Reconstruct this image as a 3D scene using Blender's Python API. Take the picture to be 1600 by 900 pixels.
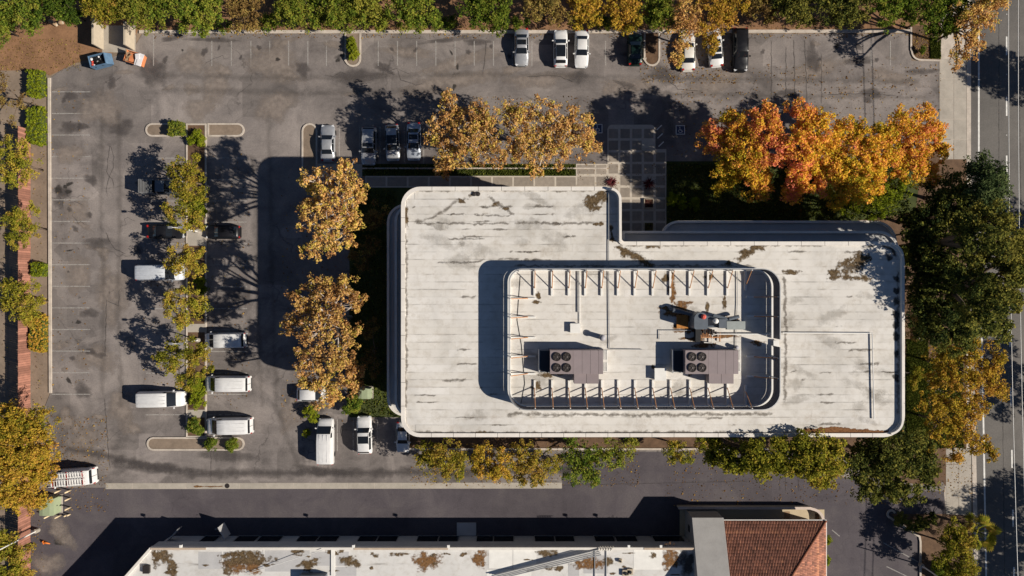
import bpy, bmesh, math, random
import numpy as np
from mathutils import Vector, Matrix
R = math.radians
rnd = random.Random(7)
for o in list(bpy.data.objects):
    bpy.data.objects.remove(o)
sc = bpy.context.scene
COL = sc.collection

# ------------------------------------------------------------------ camera, sky, sun, exposure
CAM_H = 89.0            # drone height in metres, straight down
PXM = 12.0              # photograph pixels per metre at ground level
cd = bpy.data.cameras.new('camera'); cam = bpy.data.objects.new('camera', cd); COL.objects.link(cam)
cam.location = (0, 0, CAM_H); cam.rotation_euler = (0, 0, 0)
cd.sensor_width = 36.0; cd.lens = 18.0 / ((800 / PXM) / CAM_H); cd.clip_end = 2000; cd.clip_start = 1.0
sc.camera = cam
SUN_EL = R(33.5)
SH = Vector((-0.961, 0.277))                     # the way shadows fall on the ground
world = bpy.data.worlds.new('World'); sc.world = world; world.use_nodes = True
wn = world.node_tree.nodes; wl = world.node_tree.links
wn.clear()
sky = wn.new('ShaderNodeTexSky'); sky.sky_type = 'NISHITA'; sky.sun_disc = False
sky.sun_elevation = SUN_EL; sky.sun_rotation = math.atan2(-SH.x, -SH.y)
sky.ozone_density = 3.0; sky.dust_density = 0.6; sky.altitude = 1500; sky.air_density = 0.8
bg = wn.new('ShaderNodeBackground'); bg.inputs['Strength'].default_value = 0.05
wo = wn.new('ShaderNodeOutputWorld')
wl.new(sky.outputs[0], bg.inputs['Color']); wl.new(bg.outputs[0], wo.inputs['Surface'])
sl = bpy.data.lights.new('sun', 'SUN'); sl.energy = 5.0; sl.angle = R(0.53); sl.color = (1.0, 0.93, 0.82)
so = bpy.data.objects.new('sun', sl); COL.objects.link(so)
d = Vector((SH.x * math.cos(SUN_EL), SH.y * math.cos(SUN_EL), -math.sin(SUN_EL)))
so.rotation_euler = d.to_track_quat('-Z', 'Y').to_euler(); so.location = (60, -20, 60)
sc.view_settings.view_transform = 'Standard'; sc.view_settings.look = 'None'
sc.view_settings.gamma = 1.0; sc.view_settings.use_curve_mapping = False
sc.view_settings.exposure = 0.45
sc.render.engine = 'CYCLES'; sc.cycles.max_bounces = 5; sc.cycles.transparent_max_bounces = 12
sc.cycles.use_denoising = True

def G(px, py, h=0.0):
    """photograph pixel of a point standing h metres up -> its real place"""
    k = (1 - h / CAM_H) / PXM
    return Vector(((px - 800) * k, (450 - py) * k, h))
def gx(px, h=0.0): return (px - 800) * (1 - h / CAM_H) / PXM
def gy(py, h=0.0): return (450 - py) * (1 - h / CAM_H) / PXM

# ------------------------------------------------------------------ object helpers
def tag(o, label=None, cat=None, group=None, kind=None):
    if label: o['label'] = label
    if cat: o['category'] = cat
    if group: o['group'] = group
    if kind: o['kind'] = kind
    return o
def empty(name, loc=(0, 0, 0), rz=0.0):
    o = bpy.data.objects.new(name, None); COL.objects.link(o)
    o.location = loc; o.rotation_euler = (0, 0, rz); o.empty_display_size = 0.3
    return o
def link(name, me, m=None, parent=None, loc=None, rz=None):
    o = bpy.data.objects.new(name, me); COL.objects.link(o)
    if m is not None and not me.materials: me.materials.append(m)
    if parent: o.parent = parent
    if loc is not None: o.location = loc
    if rz is not None: o.rotation_euler = (0, 0, rz)
    return o

class MB:
    """collects shapes, then links them as one mesh"""
    def __init__(s): s.v = []; s.f = []; s.off = Vector((0, 0, 0))
    def add(s, vs, fs):
        b = len(s.v); s.v += [tuple(v) for v in vs]; s.f += [tuple(i + b for i in f) for f in fs]; return s
    def box(s, x0, x1, y0, y1, z0, z1):
        if x1 < x0: x0, x1 = x1, x0
        if y1 < y0: y0, y1 = y1, y0
        return s.add([(x0,y0,z0),(x1,y0,z0),(x1,y1,z0),(x0,y1,z0),(x0,y0,z1),(x1,y0,z1),(x1,y1,z1),(x0,y1,z1)],
                     [(0,3,2,1),(4,5,6,7),(0,1,5,4),(1,2,6,5),(2,3,7,6),(3,0,4,7)])
    def rbox(s, c, sx, sy, z0, z1, rz=0.0):
        cs, sn = math.cos(rz), math.sin(rz); vs = []
        for z in (z0, z1):
            for ax, ay in ((-1,-1),(1,-1),(1,1),(-1,1)):
                x, y = ax * sx / 2, ay * sy / 2
                vs.append((c[0] + x*cs - y*sn, c[1] + x*sn + y*cs, z))
        return s.add(vs, [(0,3,2,1),(4,5,6,7),(0,1,5,4),(1,2,6,5),(2,3,7,6),(3,0,4,7)])
    def prism(s, pts, z0, z1):
        n = len(pts)
        a = sum(pts[i][0]*pts[(i+1)%n][1] - pts[(i+1)%n][0]*pts[i][1] for i in range(n))
        if a < 0: pts = list(reversed(pts))
        vs = [(p[0], p[1], z0) for p in pts] + [(p[0], p[1], z1) for p in pts]
        return s.add(vs, [tuple(range(n-1, -1, -1)), tuple(range(n, 2*n))] + [(i, (i+1)%n, n+(i+1)%n, n+i) for i in range(n)])
    def ring(s, o, i_, z0, z1):
        n = len(o)
        vs = [(p[0],p[1],z0) for p in o] + [(p[0],p[1],z1) for p in o] + [(p[0],p[1],z0) for p in i_] + [(p[0],p[1],z1) for p in i_]
        fs = []
        for k in range(n):
            j = (k+1) % n
            fs += [(k, j, n+j, n+k), (n+k, n+j, 3*n+j, 3*n+k), (3*n+k, 3*n+j, 2*n+j, 2*n+k), (2*n+k, 2*n+j, j, k)]
        return s.add(vs, fs)
    def wall(s, pts, t, z0, z1, closed=False):
        """a wall of thickness t along a line of points (z0, z1 may be lists)"""
        P = [Vector((p[0], p[1])) for p in pts]; n = len(P); L = []; Rr = []
        for k in range(n):
            a = P[k-1] if (k > 0 or closed) else None; b = P[(k+1) % n] if (k < n-1 or closed) else None
            d1 = (P[k]-a).normalized() if a is not None else None; d2 = (b-P[k]).normalized() if b is not None else None
            if d1 is None: d1 = d2
            if d2 is None: d2 = d1
            n1 = Vector((-d1.y, d1.x)); n2 = Vector((-d2.y, d2.x)); m = (n1+n2)
            m = m.normalized() if m.length > 1e-6 else n1
            w = t/2 / max(0.4, m.dot(n1)); L.append(P[k] + m*w); Rr.append(P[k] - m*w)
        if closed: return s.ring(L, Rr, z0, z1)
        za = z0 if isinstance(z0, (list, tuple)) else [z0]*n; zb = z1 if isinstance(z1, (list, tuple)) else [z1]*n
        vs = []
        for k in range(n): vs += [(L[k].x,L[k].y,za[k]),(L[k].x,L[k].y,zb[k]),(Rr[k].x,Rr[k].y,zb[k]),(Rr[k].x,Rr[k].y,za[k])]
        fs = [(0,1,2,3), (4*n-1,4*n-2,4*n-3,4*n-4)]
        for k in range(n-1):
            a, b = 4*k, 4*k+4
            fs += [(a+1,a,b,b+1),(a+2,a+1,b+1,b+2),(a+3,a+2,b+2,b+3),(a,a+3,b+3,b)]
        return s.add(vs, fs)
    def tube(s, pts, r, n=8, caps=True):
        P = [Vector(p) for p in pts]; rs = r if isinstance(r, (list, tuple)) else [r]*len(P); vs = []
        for k, p in enumerate(P):
            d_ = (P[min(k+1, len(P)-1)] - P[max(k-1, 0)]).normalized()
            u = d_.cross(Vector((0, 0, 1)))
            if u.length < 1e-3: u = d_.cross(Vector((1, 0, 0)))
            u.normalize(); w = d_.cross(u)
            for a in range(n):
                t = 2*math.pi*a/n; vs.append(p + (u*math.cos(t) + w*math.sin(t))*rs[k])
        fs = [(k*n+a, k*n+(a+1)%n, (k+1)*n+(a+1)%n, (k+1)*n+a) for k in range(len(P)-1) for a in range(n)]
        if caps: fs += [tuple(range(n-1,-1,-1)), tuple(range((len(P)-1)*n, len(P)*n))]
        return s.add(vs, fs)
    def lathe(s, c, prof, n=16, axis='z'):
        vs = []
        for r, z in prof:
            for a in range(n):
                t = 2*math.pi*a/n; x, y = r*math.cos(t), r*math.sin(t)
                vs.append((c[0]+x, c[1]+y, c[2]+z) if axis == 'z' else (c[0]+x, c[1]+z, c[2]+y))
        m = len(prof)
        fs = [(k*n+a, k*n+(a+1)%n, (k+1)*n+(a+1)%n, (k+1)*n+a) for k in range(m-1) for a in range(n)]
        fs += [tuple(range(n-1,-1,-1)), tuple(range((m-1)*n, m*n))]
        return s.add(vs, fs)
    def mesh(s, name, smooth=False):
        me = bpy.data.meshes.new(name); me.from_pydata([tuple(v) for v in s.v], [], s.f); me.update()
        if smooth: me.polygons.foreach_set('use_smooth', [True]*len(me.polygons))
        return me
    def build(s, name, m, parent=None, smooth=False, loc=None, rz=None):
        return link(name, s.mesh(name, smooth), m, parent, loc, rz)

def np_mesh(name, V, F, attrs=None, smooth=False):
    me = bpy.data.meshes.new(name); V = np.asarray(V, np.float32); F = np.asarray(F, np.int32)
    me.vertices.add(len(V)); me.vertices.foreach_set('co', V.ravel())
    k = F.shape[1]; me.loops.add(F.size); me.loops.foreach_set('vertex_index', F.ravel())
    me.polygons.add(len(F)); me.polygons.foreach_set('loop_start', np.arange(0, F.size, k, dtype=np.int32))
    me.polygons.foreach_set('loop_total', np.full(len(F), k, np.int32))
    me.update(calc_edges=True)
    for an, (dom, arr) in (attrs or {}).items():
        at = me.attributes.new(an, 'FLOAT', dom); at.data.foreach_set('value', np.asarray(arr, np.float32))
    return me

def offset_poly(V, d):
    n = len(V); P = [Vector((v[0], v[1])) for v in V]
    a = sum(P[i].x*P[(i+1)%n].y - P[(i+1)%n].x*P[i].y for i in range(n)); sg = 1 if a > 0 else -1
    out = []
    for i in range(n):
        d1 = (P[i]-P[i-1]).normalized(); d2 = (P[(i+1)%n]-P[i]).normalized()
        n1 = Vector((-d1.y, d1.x))*sg; n2 = Vector((-d2.y, d2.x))*sg
        m = (n1+n2).normalized(); out.append(P[i] + m*(d/max(0.3, m.dot(n1))))
    return out
def round_poly(V, rad, seg=8):
    n = len(V); P = [Vector((v[0], v[1])) for v in V]; out = []
    for i in range(n):
        r = max(0.01, rad[i]); p = P[i]; u = (P[i-1]-p).normalized(); w = (P[(i+1)%n]-p).normalized()
        ang = u.angle(w); t = r/math.tan(ang/2); a = p+u*t; b = p+w*t
        c = p + (u+w).normalized()*(r/math.sin(ang/2)); va = a-c; vb = b-c
        th = va.angle_signed(vb)
        for k in range(seg+1):
            q = -th*k/seg
            out.append(c + Vector((va.x*math.cos(q)-va.y*math.sin(q), va.x*math.sin(q)+va.y*math.cos(q))))
    return out

# ------------------------------------------------------------------ materials
class NT:
    def __init__(s, name):
        s.m = bpy.data.materials.new(name); s.m.use_nodes = True; s.t = s.m.node_tree; s.t.nodes.clear()
        s.out = s.n('ShaderNodeOutputMaterial')
    def n(s, ty, **kw):
        x = s.t.nodes.new(ty)
        for k, v in kw.items(): setattr(x, k, v)
        return x
    def l(s, a, b): s.t.links.new(a, b)
    def pos(s, scale=(1, 1, 1), obj=False):
        if obj: o = s.n('ShaderNodeTexCoord').outputs['Object']
        else: o = s.n('ShaderNodeNewGeometry').outputs['Position']
        mp = s.n('ShaderNodeMapping'); mp.inputs['Scale'].default_value = scale; s.l(o, mp.inputs['Vector']); return mp.outputs[0]
    def noise(s, vec, scale, detail=4, rough=0.55, dist=0.0):
        x = s.n('ShaderNodeTexNoise'); x.inputs['Scale'].default_value = scale; x.inputs['Detail'].default_value = detail
        x.inputs['Roughness'].default_value = rough; x.inputs['Distortion'].default_value = dist; s.l(vec, x.inputs['Vector']); return x.outputs['Fac']
    def ramp(s, fac, stops, interp='LINEAR'):
        x = s.n('ShaderNodeValToRGB'); x.color_ramp.interpolation = interp; e = x.color_ramp.elements
        while len(e) < len(stops): e.new(0.5)
        for i, (p, c) in enumerate(stops):
            e[i].position = p; e[i].color = (c, c, c, 1) if isinstance(c, (int, float)) else (*c, 1)
        s.l(fac, x.inputs[0]); return x.outputs[0]
    def math(s, op, a, b=None, clamp=False):
        x = s.n('ShaderNodeMath', operation=op); x.use_clamp = clamp
        for i, v in enumerate((a, b)):
            if v is None: continue
            if isinstance(v, (int, float)): x.inputs[i].default_value = v
            else: s.l(v, x.inputs[i])
        return x.outputs[0]
    def mix(s, fac, a, b, mode='MIX'):
        x = s.n('ShaderNodeMix', data_type='RGBA', blend_type=mode)
        for i, v in ((0, fac), (6, a), (7, b)):
            if isinstance(v, (int, float)): x.inputs[i].default_value = v if i == 0 else (v, v, v, 1)
            elif isinstance(v, tuple): x.inputs[i].default_value = (*v, 1)
            else: s.l(v, x.inputs[i])
        return x.outputs[2]
    def bsdf(s, col, rough=0.8, spec=0.3, metal=0.0, bump=None, bs=0.3, bd=0.02, coat=0.0, alpha=None):
        p = s.n('ShaderNodeBsdfPrincipled')
        if isinstance(col, tuple): p.inputs['Base Color'].default_value = (*col, 1)
        else: s.l(col, p.inputs['Base Color'])
        if isinstance(rough, (int, float)): p.inputs['Roughness'].default_value = rough
        else: s.l(rough, p.inputs['Roughness'])
        p.inputs['Specular IOR Level'].default_value = spec; p.inputs['Metallic'].default_value = metal; p.inputs['Coat Weight'].default_value = coat
        if bump is not None:
            b = s.n('ShaderNodeBump'); b.inputs['Strength'].default_value = bs; b.inputs['Distance'].default_value = bd
            s.l(bump, b.inputs['Height']); s.l(b.outputs[0], p.inputs['Normal'])
        if alpha is not None: s.l(alpha, p.inputs['Alpha'])
        s.l(p.outputs[0], s.out.inputs[0]); return s.m

def plain(name, col, rough=0.75, var=0.18, scale=1.5, metal=0.0, spec=0.3, coat=0.0, bump=0.0, objrand=0.0):
    t = NT(name); v = t.pos()
    f = t.noise(v, scale, 6, 0.62); f2 = t.noise(v, scale*9, 3)
    f = t.math('ADD', t.math('MULTIPLY', f, 0.7), t.math('MULTIPLY', f2, 0.3))
    lo = tuple(c*(1-var) for c in col); hi = tuple(min(1, c*(1+var)) for c in col)
    c = t.ramp(f, [(0.3, lo), (0.7, hi)])
    if objrand:
        oi = t.n('ShaderNodeObjectInfo'); k = t.ramp(oi.outputs['Random'], [(0, 1-objrand), (1, 1.0)])
        c = t.mix(1.0, c, k, 'MULTIPLY')
    return t.bsdf(c, rough, spec, metal, f2 if bump else None, bump, 0.02, coat)

def asphalt(name, dark, mid, light, patches=1.0):
    t = NT(name); v = t.pos()
    n1 = t.noise(v, 0.05, 5, 0.55, 0.6); n2 = t.noise(v, 0.22, 9, 0.70, 0.8); n3 = t.noise(v, 6.0, 3, 0.6)
    ns = t.noise(t.pos((0.04, 0.5, 1)), 1.0, 6, 0.65); nv = t.noise(t.pos((0.45, 0.05, 1)), 1.0, 6, 0.65)
    f = t.math('ADD', t.math('MULTIPLY', n1, 0.30), t.math('MULTIPLY', n2, 0.50))
    f = t.math('ADD', f, t.math('MULTIPLY', t.math('ADD', ns, nv), 0.11))
    c = t.ramp(f, [(0.40, dark), (0.50, mid), (0.62, light)])
    sm = t.ramp(t.noise(v, 0.09, 8, 0.68, 1.2), [(0.52, 0.0), (0.70, 0.75*patches)])
    c = t.mix(sm, c, tuple(x*1.22 for x in light))
    vo = t.n('ShaderNodeTexVoronoi', distance='CHEBYCHEV'); vo.inputs['Scale'].default_value = 0.16; vo.inputs['Randomness'].default_value = 0.85
    t.l(v, vo.inputs['Vector'])
    sep = t.n('ShaderNodeSeparateColor'); t.l(vo.outputs['Color'], sep.inputs[0])
    k = t.ramp(sep.outputs[0], [(0.0, 1-0.22*patches), (0.35, 1-0.05*patches), (0.7, 1.0), (1.0, 1+0.16*patches)])
    c = t.mix(1.0, c, k, 'MULTIPLY')
    g = t.ramp(n3, [(0.3, 0.86), (0.7, 1.12)]); c = t.mix(1.0, c, g, 'MULTIPLY')
    # cracks
    w = t.n('ShaderNodeVectorMath', operation='ADD'); nn = t.n('ShaderNodeTexNoise'); nn.inputs['Scale'].default_value = 0.5; nn.inputs['Detail'].default_value = 5
    t.l(v, nn.inputs['Vector']); sc_ = t.n('ShaderNodeVectorMath', operation='SCALE'); sc_.inputs['Scale'].default_value = 3.0
    t.l(nn.outputs['Color'], sc_.inputs[0]); t.l(v, w.inputs[0]); t.l(sc_.outputs[0], w.inputs[1])
    ve = t.n('ShaderNodeTexVoronoi', feature='DISTANCE_TO_EDGE'); ve.inputs['Scale'].default_value = 0.11; t.l(w.outputs[0], ve.inputs['Vector'])
    cr = t.ramp(ve.outputs['Distance'], [(0.0, 1.0), (0.011, 0.0)])
    cm = t.ramp(t.noise(v, 0.12, 3), [(0.50, 0.0), (0.60, 0.55*patches)])
    cr = t.math('MULTIPLY', cr, cm)
    c = t.mix(cr, c, tuple(x*0.35 for x in dark))
    return t.bsdf(c, 0.9, 0.2, 0, n3, 0.25, 0.01)

def stain(name, col, opacity=0.9, amp=1.1, th=0.45, soft=0.2, scale=1.6, col2=None):
    t = NT(name); v = t.pos()
    at = t.n('ShaderNodeAttribute', attribute_name='edge'); n = t.noise(v, scale, 7, 0.68)
    f = t.math('ADD', at.outputs['Fac'], t.math('MULTIPLY', t.math('SUBTRACT', n, 0.5), amp*2))
    a = t.ramp(f, [(th, 0.0), (min(1, th+soft), opacity)])
    c = t.ramp(t.noise(v, scale*3, 4), [(0.35, col), (0.65, col2 or tuple(x*1.7 for x in col))])
    return t.bsdf(c, 0.95, 0.1, 0, alpha=a)

def leafmat(name, stops, trans=0.28):
    t = NT(name); at = t.n('ShaderNodeAttribute', attribute_name='tint')
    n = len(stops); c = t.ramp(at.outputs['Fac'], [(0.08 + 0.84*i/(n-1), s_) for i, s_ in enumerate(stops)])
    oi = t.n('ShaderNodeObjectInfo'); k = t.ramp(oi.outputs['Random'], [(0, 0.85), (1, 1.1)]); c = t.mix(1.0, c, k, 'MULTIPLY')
    df = t.n('ShaderNodeBsdfDiffuse'); tr = t.n('ShaderNodeBsdfTranslucent'); mx = t.n('ShaderNodeMixShader'); mx.inputs[0].default_value = trans
    t.l(c, df.inputs[0]); t.l(c, tr.inputs[0]); t.l(df.outputs[0], mx.inputs[1]); t.l(tr.outputs[0], mx.inputs[2])
    t.l(mx.outputs[0], t.out.inputs[0]); return t.m

def roofing(name, base, pitch, y0, tint=(0.62, 0.55, 0.46)):
    """white roll roofing with dirt gathered along its laps"""
    t = NT(name); v = t.pos()
    oi = t.n('ShaderNodeObjectInfo'); n1 = t.noise(v, 0.16, 6, 0.62, 0.5); n2 = t.noise(v, 1.3, 6, 0.68)
    c = t.ramp(n1, [(0.35, tuple(b*k for b, k in zip(base, tint + (1,)))), (0.36, tuple(b*0.86 for b in base)), (0.55, base), (0.72, tuple(min(0.9, b*1.1) for b in base))])
    c = t.ramp(n1, [(0.30, tuple(b*0.80 for b in base)), (0.50, base), (0.70, tuple(min(0.9, b*1.10) for b in base))])
    c = t.mix(1.0, c, t.ramp(oi.outputs['Random'], [(0, (0.93, 0.92, 0.90)), (1, (1, 1, 1))]), 'MULTIPLY')
    c = t.mix(1.0, c, t.ramp(n2, [(0.30, (0.86, 0.84, 0.81)), (0.52, (1, 1, 1))]), 'MULTIPLY')
    sp = t.n('ShaderNodeSeparateXYZ'); t.l(v, sp.inputs[0])
    fr = t.math('FRACT', t.math('DIVIDE', t.math('SUBTRACT', sp.outputs['Y'], y0 - pitch/2), pitch))
    dst = t.math('ABSOLUTE', t.math('SUBTRACT', fr, 0.5))
    seam = t.ramp(dst, [(0.0, 1.0), (0.035, 1.0), (0.11, 0.0)])
    halo = t.ramp(dst, [(0.0, 1.0), (0.30, 0.0)])
    d1 = t.ramp(t.noise(t.pos((0.35, 1.6, 1)), 1.0, 6, 0.7), [(0.50, 0.04), (0.68, 0.62)])
    d2 = t.ramp(t.noise(t.pos((0.28, 0.9, 1)), 1.0, 6, 0.72), [(0.56, 0.0), (0.72, 0.5)])
    c = t.mix(t.math('MULTIPLY', halo, d2), c, (0.30, 0.24, 0.18))
    c = t.mix(t.math('MULTIPLY', seam, d1), c, (0.12, 0.105, 0.092))
    blot = t.ramp(t.noise(v, 0.45, 9, 0.78), [(0.56, 0.0), (0.74, 0.45)])
    c = t.mix(blot, c, (0.26, 0.20, 0.14))
    return t.bsdf(c, 0.8, 0.25, 0, n2, 0.2, 0.01)

M = {}
M['lot'] = asphalt('worn_asphalt', (0.100, 0.087, 0.082), (0.170, 0.148, 0.138), (0.240, 0.208, 0.190), 1.0)
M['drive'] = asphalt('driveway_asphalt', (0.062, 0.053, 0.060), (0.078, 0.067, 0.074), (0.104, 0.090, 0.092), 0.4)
M['road'] = asphalt('road_asphalt', (0.100, 0.092, 0.085), (0.122, 0.112, 0.102), (0.145, 0.132, 0.12), 0.25)
M['concrete'] = plain('concrete', (0.36, 0.32, 0.27), 0.9, 0.2, 0.9, bump=0.2, objrand=0.12)
M['kerb'] = plain('kerb_concrete', (0.44, 0.38, 0.32), 0.9, 0.3, 0.8, bump=0.2)
M['paint'] = plain('road_paint', (0.62, 0.60, 0.56), 0.8, 0.3, 2.5)
M['fadedpaint'] = stain('worn_paint', (0.36, 0.335, 0.31), 0.56, 1.1, 0.38, 0.5, 2.2, (0.5, 0.47, 0.44))
M['band'] = plain('pale_concrete_band', (0.44, 0.385, 0.32), 0.9, 0.15, 2)
M['paver'] = plain('tan_paver', (0.275, 0.232, 0.19), 0.9, 0.2, 2, bump=0.2, objrand=0.25)
M['white'] = plain('white_paint', (0.66, 0.64, 0.60), 0.6, 0.1, 1.0)
M['parapet'] = plain('parapet_coating', (0.62, 0.575, 0.52), 0.75, 0.14, 0.7, bump=0.1)
M['stucco'] = plain('grey_stucco', (0.34, 0.32, 0.30), 0.9, 0.12, 1.2, bump=0.2)
M['fascia'] = plain('pale_fascia', (0.42, 0.41, 0.40), 0.8, 0.12, 0.8)
M['glass'] = plain('dark_glass', (0.012, 0.014, 0.018), 0.08, 0.1, 1, spec=0.6)
M['cglass'] = plain('car_glass', (0.010, 0.012, 0.015), 0.06, 0.1, 1, spec=0.55)
M['tyre'] = plain('tyre_rubber', (0.012, 0.012, 0.012), 0.85, 0.2, 5)
M['rim'] = plain('wheel_alloy', (0.45, 0.45, 0.46), 0.35, 0.1, 5, metal=0.8)
M['red'] = plain('red_lens', (0.35, 0.015, 0.012), 0.25, 0.1, 5, spec=0.5)
M['lens'] = plain('clear_lens', (0.55, 0.56, 0.58), 0.15, 0.1, 5, spec=0.6)
M['black'] = plain('black_plastic', (0.012, 0.012, 0.013), 0.5, 0.2, 5)
M['steel'] = plain('galvanised_steel', (0.38, 0.38, 0.38), 0.45, 0.15, 3, metal=0.6)
M['whitesteel'] = plain('white_painted_steel', (0.68, 0.66, 0.62), 0.55, 0.12, 3)
M['rust'] = plain('rusty_orange_steel', (0.40, 0.19, 0.08), 0.8, 0.35, 4)
M['mauve'] = plain('mauve_grey_sheet_metal', (0.235, 0.19, 0.19), 0.55, 0.1, 0.8, objrand=0.08)
M['slate'] = plain('blue_grey_sheet_metal', (0.09, 0.105, 0.125), 0.5, 0.2, 1.5)
M['fan'] = plain('fan_grille', (0.045, 0.037, 0.034), 0.5, 0.3, 6, metal=0.4)
M['soil'] = plain('bare_soil', (0.215, 0.115, 0.060), 0.95, 0.45, 0.5, bump=0.4)
M['mulch'] = plain('bark_mulch', (0.115, 0.068, 0.04), 0.95, 0.45, 1.3, bump=0.5)
M['lawn'] = plain('lawn_turf', (0.045, 0.055, 0.014), 0.95, 0.4, 0.8, bump=0.4)
M['dirtpath'] = plain('dusty_ground', (0.205, 0.155, 0.115), 0.95, 0.3, 0.4, bump=0.3)
M['bark'] = plain('grey_bark', (0.44, 0.38, 0.33), 0.9, 0.3, 4)
M['darkbark'] = plain('brown_bark', (0.12, 0.085, 0.06), 0.9, 0.3, 4)
M['fence'] = plain('reddish_fence_board', (0.36, 0.165, 0.115), 0.85, 0.25, 1.5, objrand=0.45)
M['block'] = plain('cream_block', (0.42, 0.355, 0.27), 0.9, 0.15, 1.6, bump=0.2)
M['bluebin'] = plain('blue_bin_paint', (0.085, 0.15, 0.235), 0.6, 0.3, 2)
M['orangebin'] = plain('orange_bin_paint', (0.55, 0.20, 0.085), 0.65, 0.3, 2)
M['bag'] = plain('black_bag', (0.010, 0.010, 0.011), 0.35, 0.3, 4)
M['green'] = plain('pale_green_cabinet', (0.27, 0.31, 0.19), 0.6, 0.1, 2)
M['cone'] = plain('orange_cone', (0.62, 0.17, 0.03), 0.6, 0.1, 2)
M['tile'] = plain('clay_tile', (0.235, 0.088, 0.05), 0.85, 0.45, 1.6)
M['bluepaint'] = plain('blue_paint', (0.035, 0.05, 0.095), 0.7, 0.15, 4)
M['wood'] = plain('weathered_wood', (0.30, 0.20, 0.12), 0.9, 0.3, 2)
M['tar'] = stain('crack_sealer', (0.055, 0.049, 0.047), 0.5, 0.6, 0.30, 0.3, 2.0)
M['dirtspot'] = stain('roof_dirt', (0.065, 0.043, 0.022), 0.92, 1.9, 0.18, 0.60, 1.6, (0.16, 0.11, 0.06))
M['faint'] = stain('faint_grime', (0.16, 0.14, 0.115), 0.22, 1.7, 0.2, 1.0, 1.2, (0.24, 0.21, 0.17))
M['grime'] = stain('roof_grime', (0.10, 0.085, 0.07), 0.55, 1.6, 0.25, 0.9, 1.8, (0.17, 0.14, 0.11))
M['rustspot'] = stain('roof_rust', (0.11, 0.055, 0.022), 0.92, 1.9, 0.18, 0.60, 1.6, (0.23, 0.12, 0.05))
M['puddle'] = stain('damp_patch', (0.035, 0.032, 0.030), 0.75, 1.0, 0.30, 0.5, 1.2, (0.05, 0.045, 0.04))
M['darkseal'] = stain('sealed_asphalt', (0.070, 0.061, 0.060), 0.6, 0.9, 0.25, 0.8, 0.5, (0.085, 0.074, 0.071))
M['palewear'] = stain('worn_pale_asphalt', (0.20, 0.166, 0.145), 0.8, 1.0, 0.15, 0.8, 0.55, (0.27, 0.225, 0.195))
M['brownleaf'] = stain('leaf_litter', (0.115, 0.05, 0.022), 0.95, 0.6, 0.32, 0.15, 2.4, (0.24, 0.115, 0.05))
M['syc'] = leafmat('amber_leaves', [(0.26, 0.13, 0.05), (0.50, 0.25, 0.085), (0.68, 0.40, 0.15), (0.66, 0.44, 0.11), (0.42, 0.34, 0.06)])
M['fire'] = leafmat('orange_red_leaves', [(0.38, 0.32, 0.03), (0.68, 0.43, 0.035), (0.82, 0.42, 0.06), (0.80, 0.32, 0.10), (0.72, 0.20, 0.12)])
M['gold'] = leafmat('golden_leaves', [(0.14, 0.14, 0.018), (0.28, 0.23, 0.025), (0.44, 0.30, 0.035), (0.56, 0.34, 0.05), (0.54, 0.27, 0.06)])
M['olive'] = leafmat('olive_leaves', [(0.10, 0.11, 0.014), (0.19, 0.19, 0.022), (0.30, 0.27, 0.030), (0.38, 0.29, 0.042), (0.38, 0.23, 0.05)])
M['green_l'] = leafmat('green_leaves', [(0.030, 0.055, 0.010), (0.070, 0.115, 0.016), (0.135, 0.185, 0.024), (0.20, 0.235, 0.03), (0.27, 0.24, 0.04)])
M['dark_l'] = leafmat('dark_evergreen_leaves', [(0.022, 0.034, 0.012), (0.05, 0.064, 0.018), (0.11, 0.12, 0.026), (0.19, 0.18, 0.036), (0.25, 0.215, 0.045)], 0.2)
M['needle'] = leafmat('pine_needles', [(0.04, 0.06, 0.022), (0.07, 0.095, 0.035), (0.11, 0.135, 0.05)], 0.2)
M['brown_l'] = leafmat('russet_leaves', [(0.10, 0.06, 0.025), (0.19, 0.115, 0.04), (0.29, 0.19, 0.06), (0.30, 0.24, 0.06)])
M['lime_l'] = leafmat('lime_leaves', [(0.10, 0.14, 0.012), (0.20, 0.24, 0.018), (0.32, 0.32, 0.025)])
M['wine_l'] = leafmat('wine_red_leaves', [(0.05, 0.012, 0.015), (0.11, 0.02, 0.025), (0.18, 0.05, 0.05)])
M['grass_l'] = leafmat('grass_blades', [(0.035, 0.05, 0.010), (0.07, 0.09, 0.016), (0.13, 0.14, 0.025)])
M['litter'] = leafmat('fallen_leaf', [(0.14, 0.07, 0.02), (0.30, 0.15, 0.04), (0.42, 0.28, 0.08)])

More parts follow.
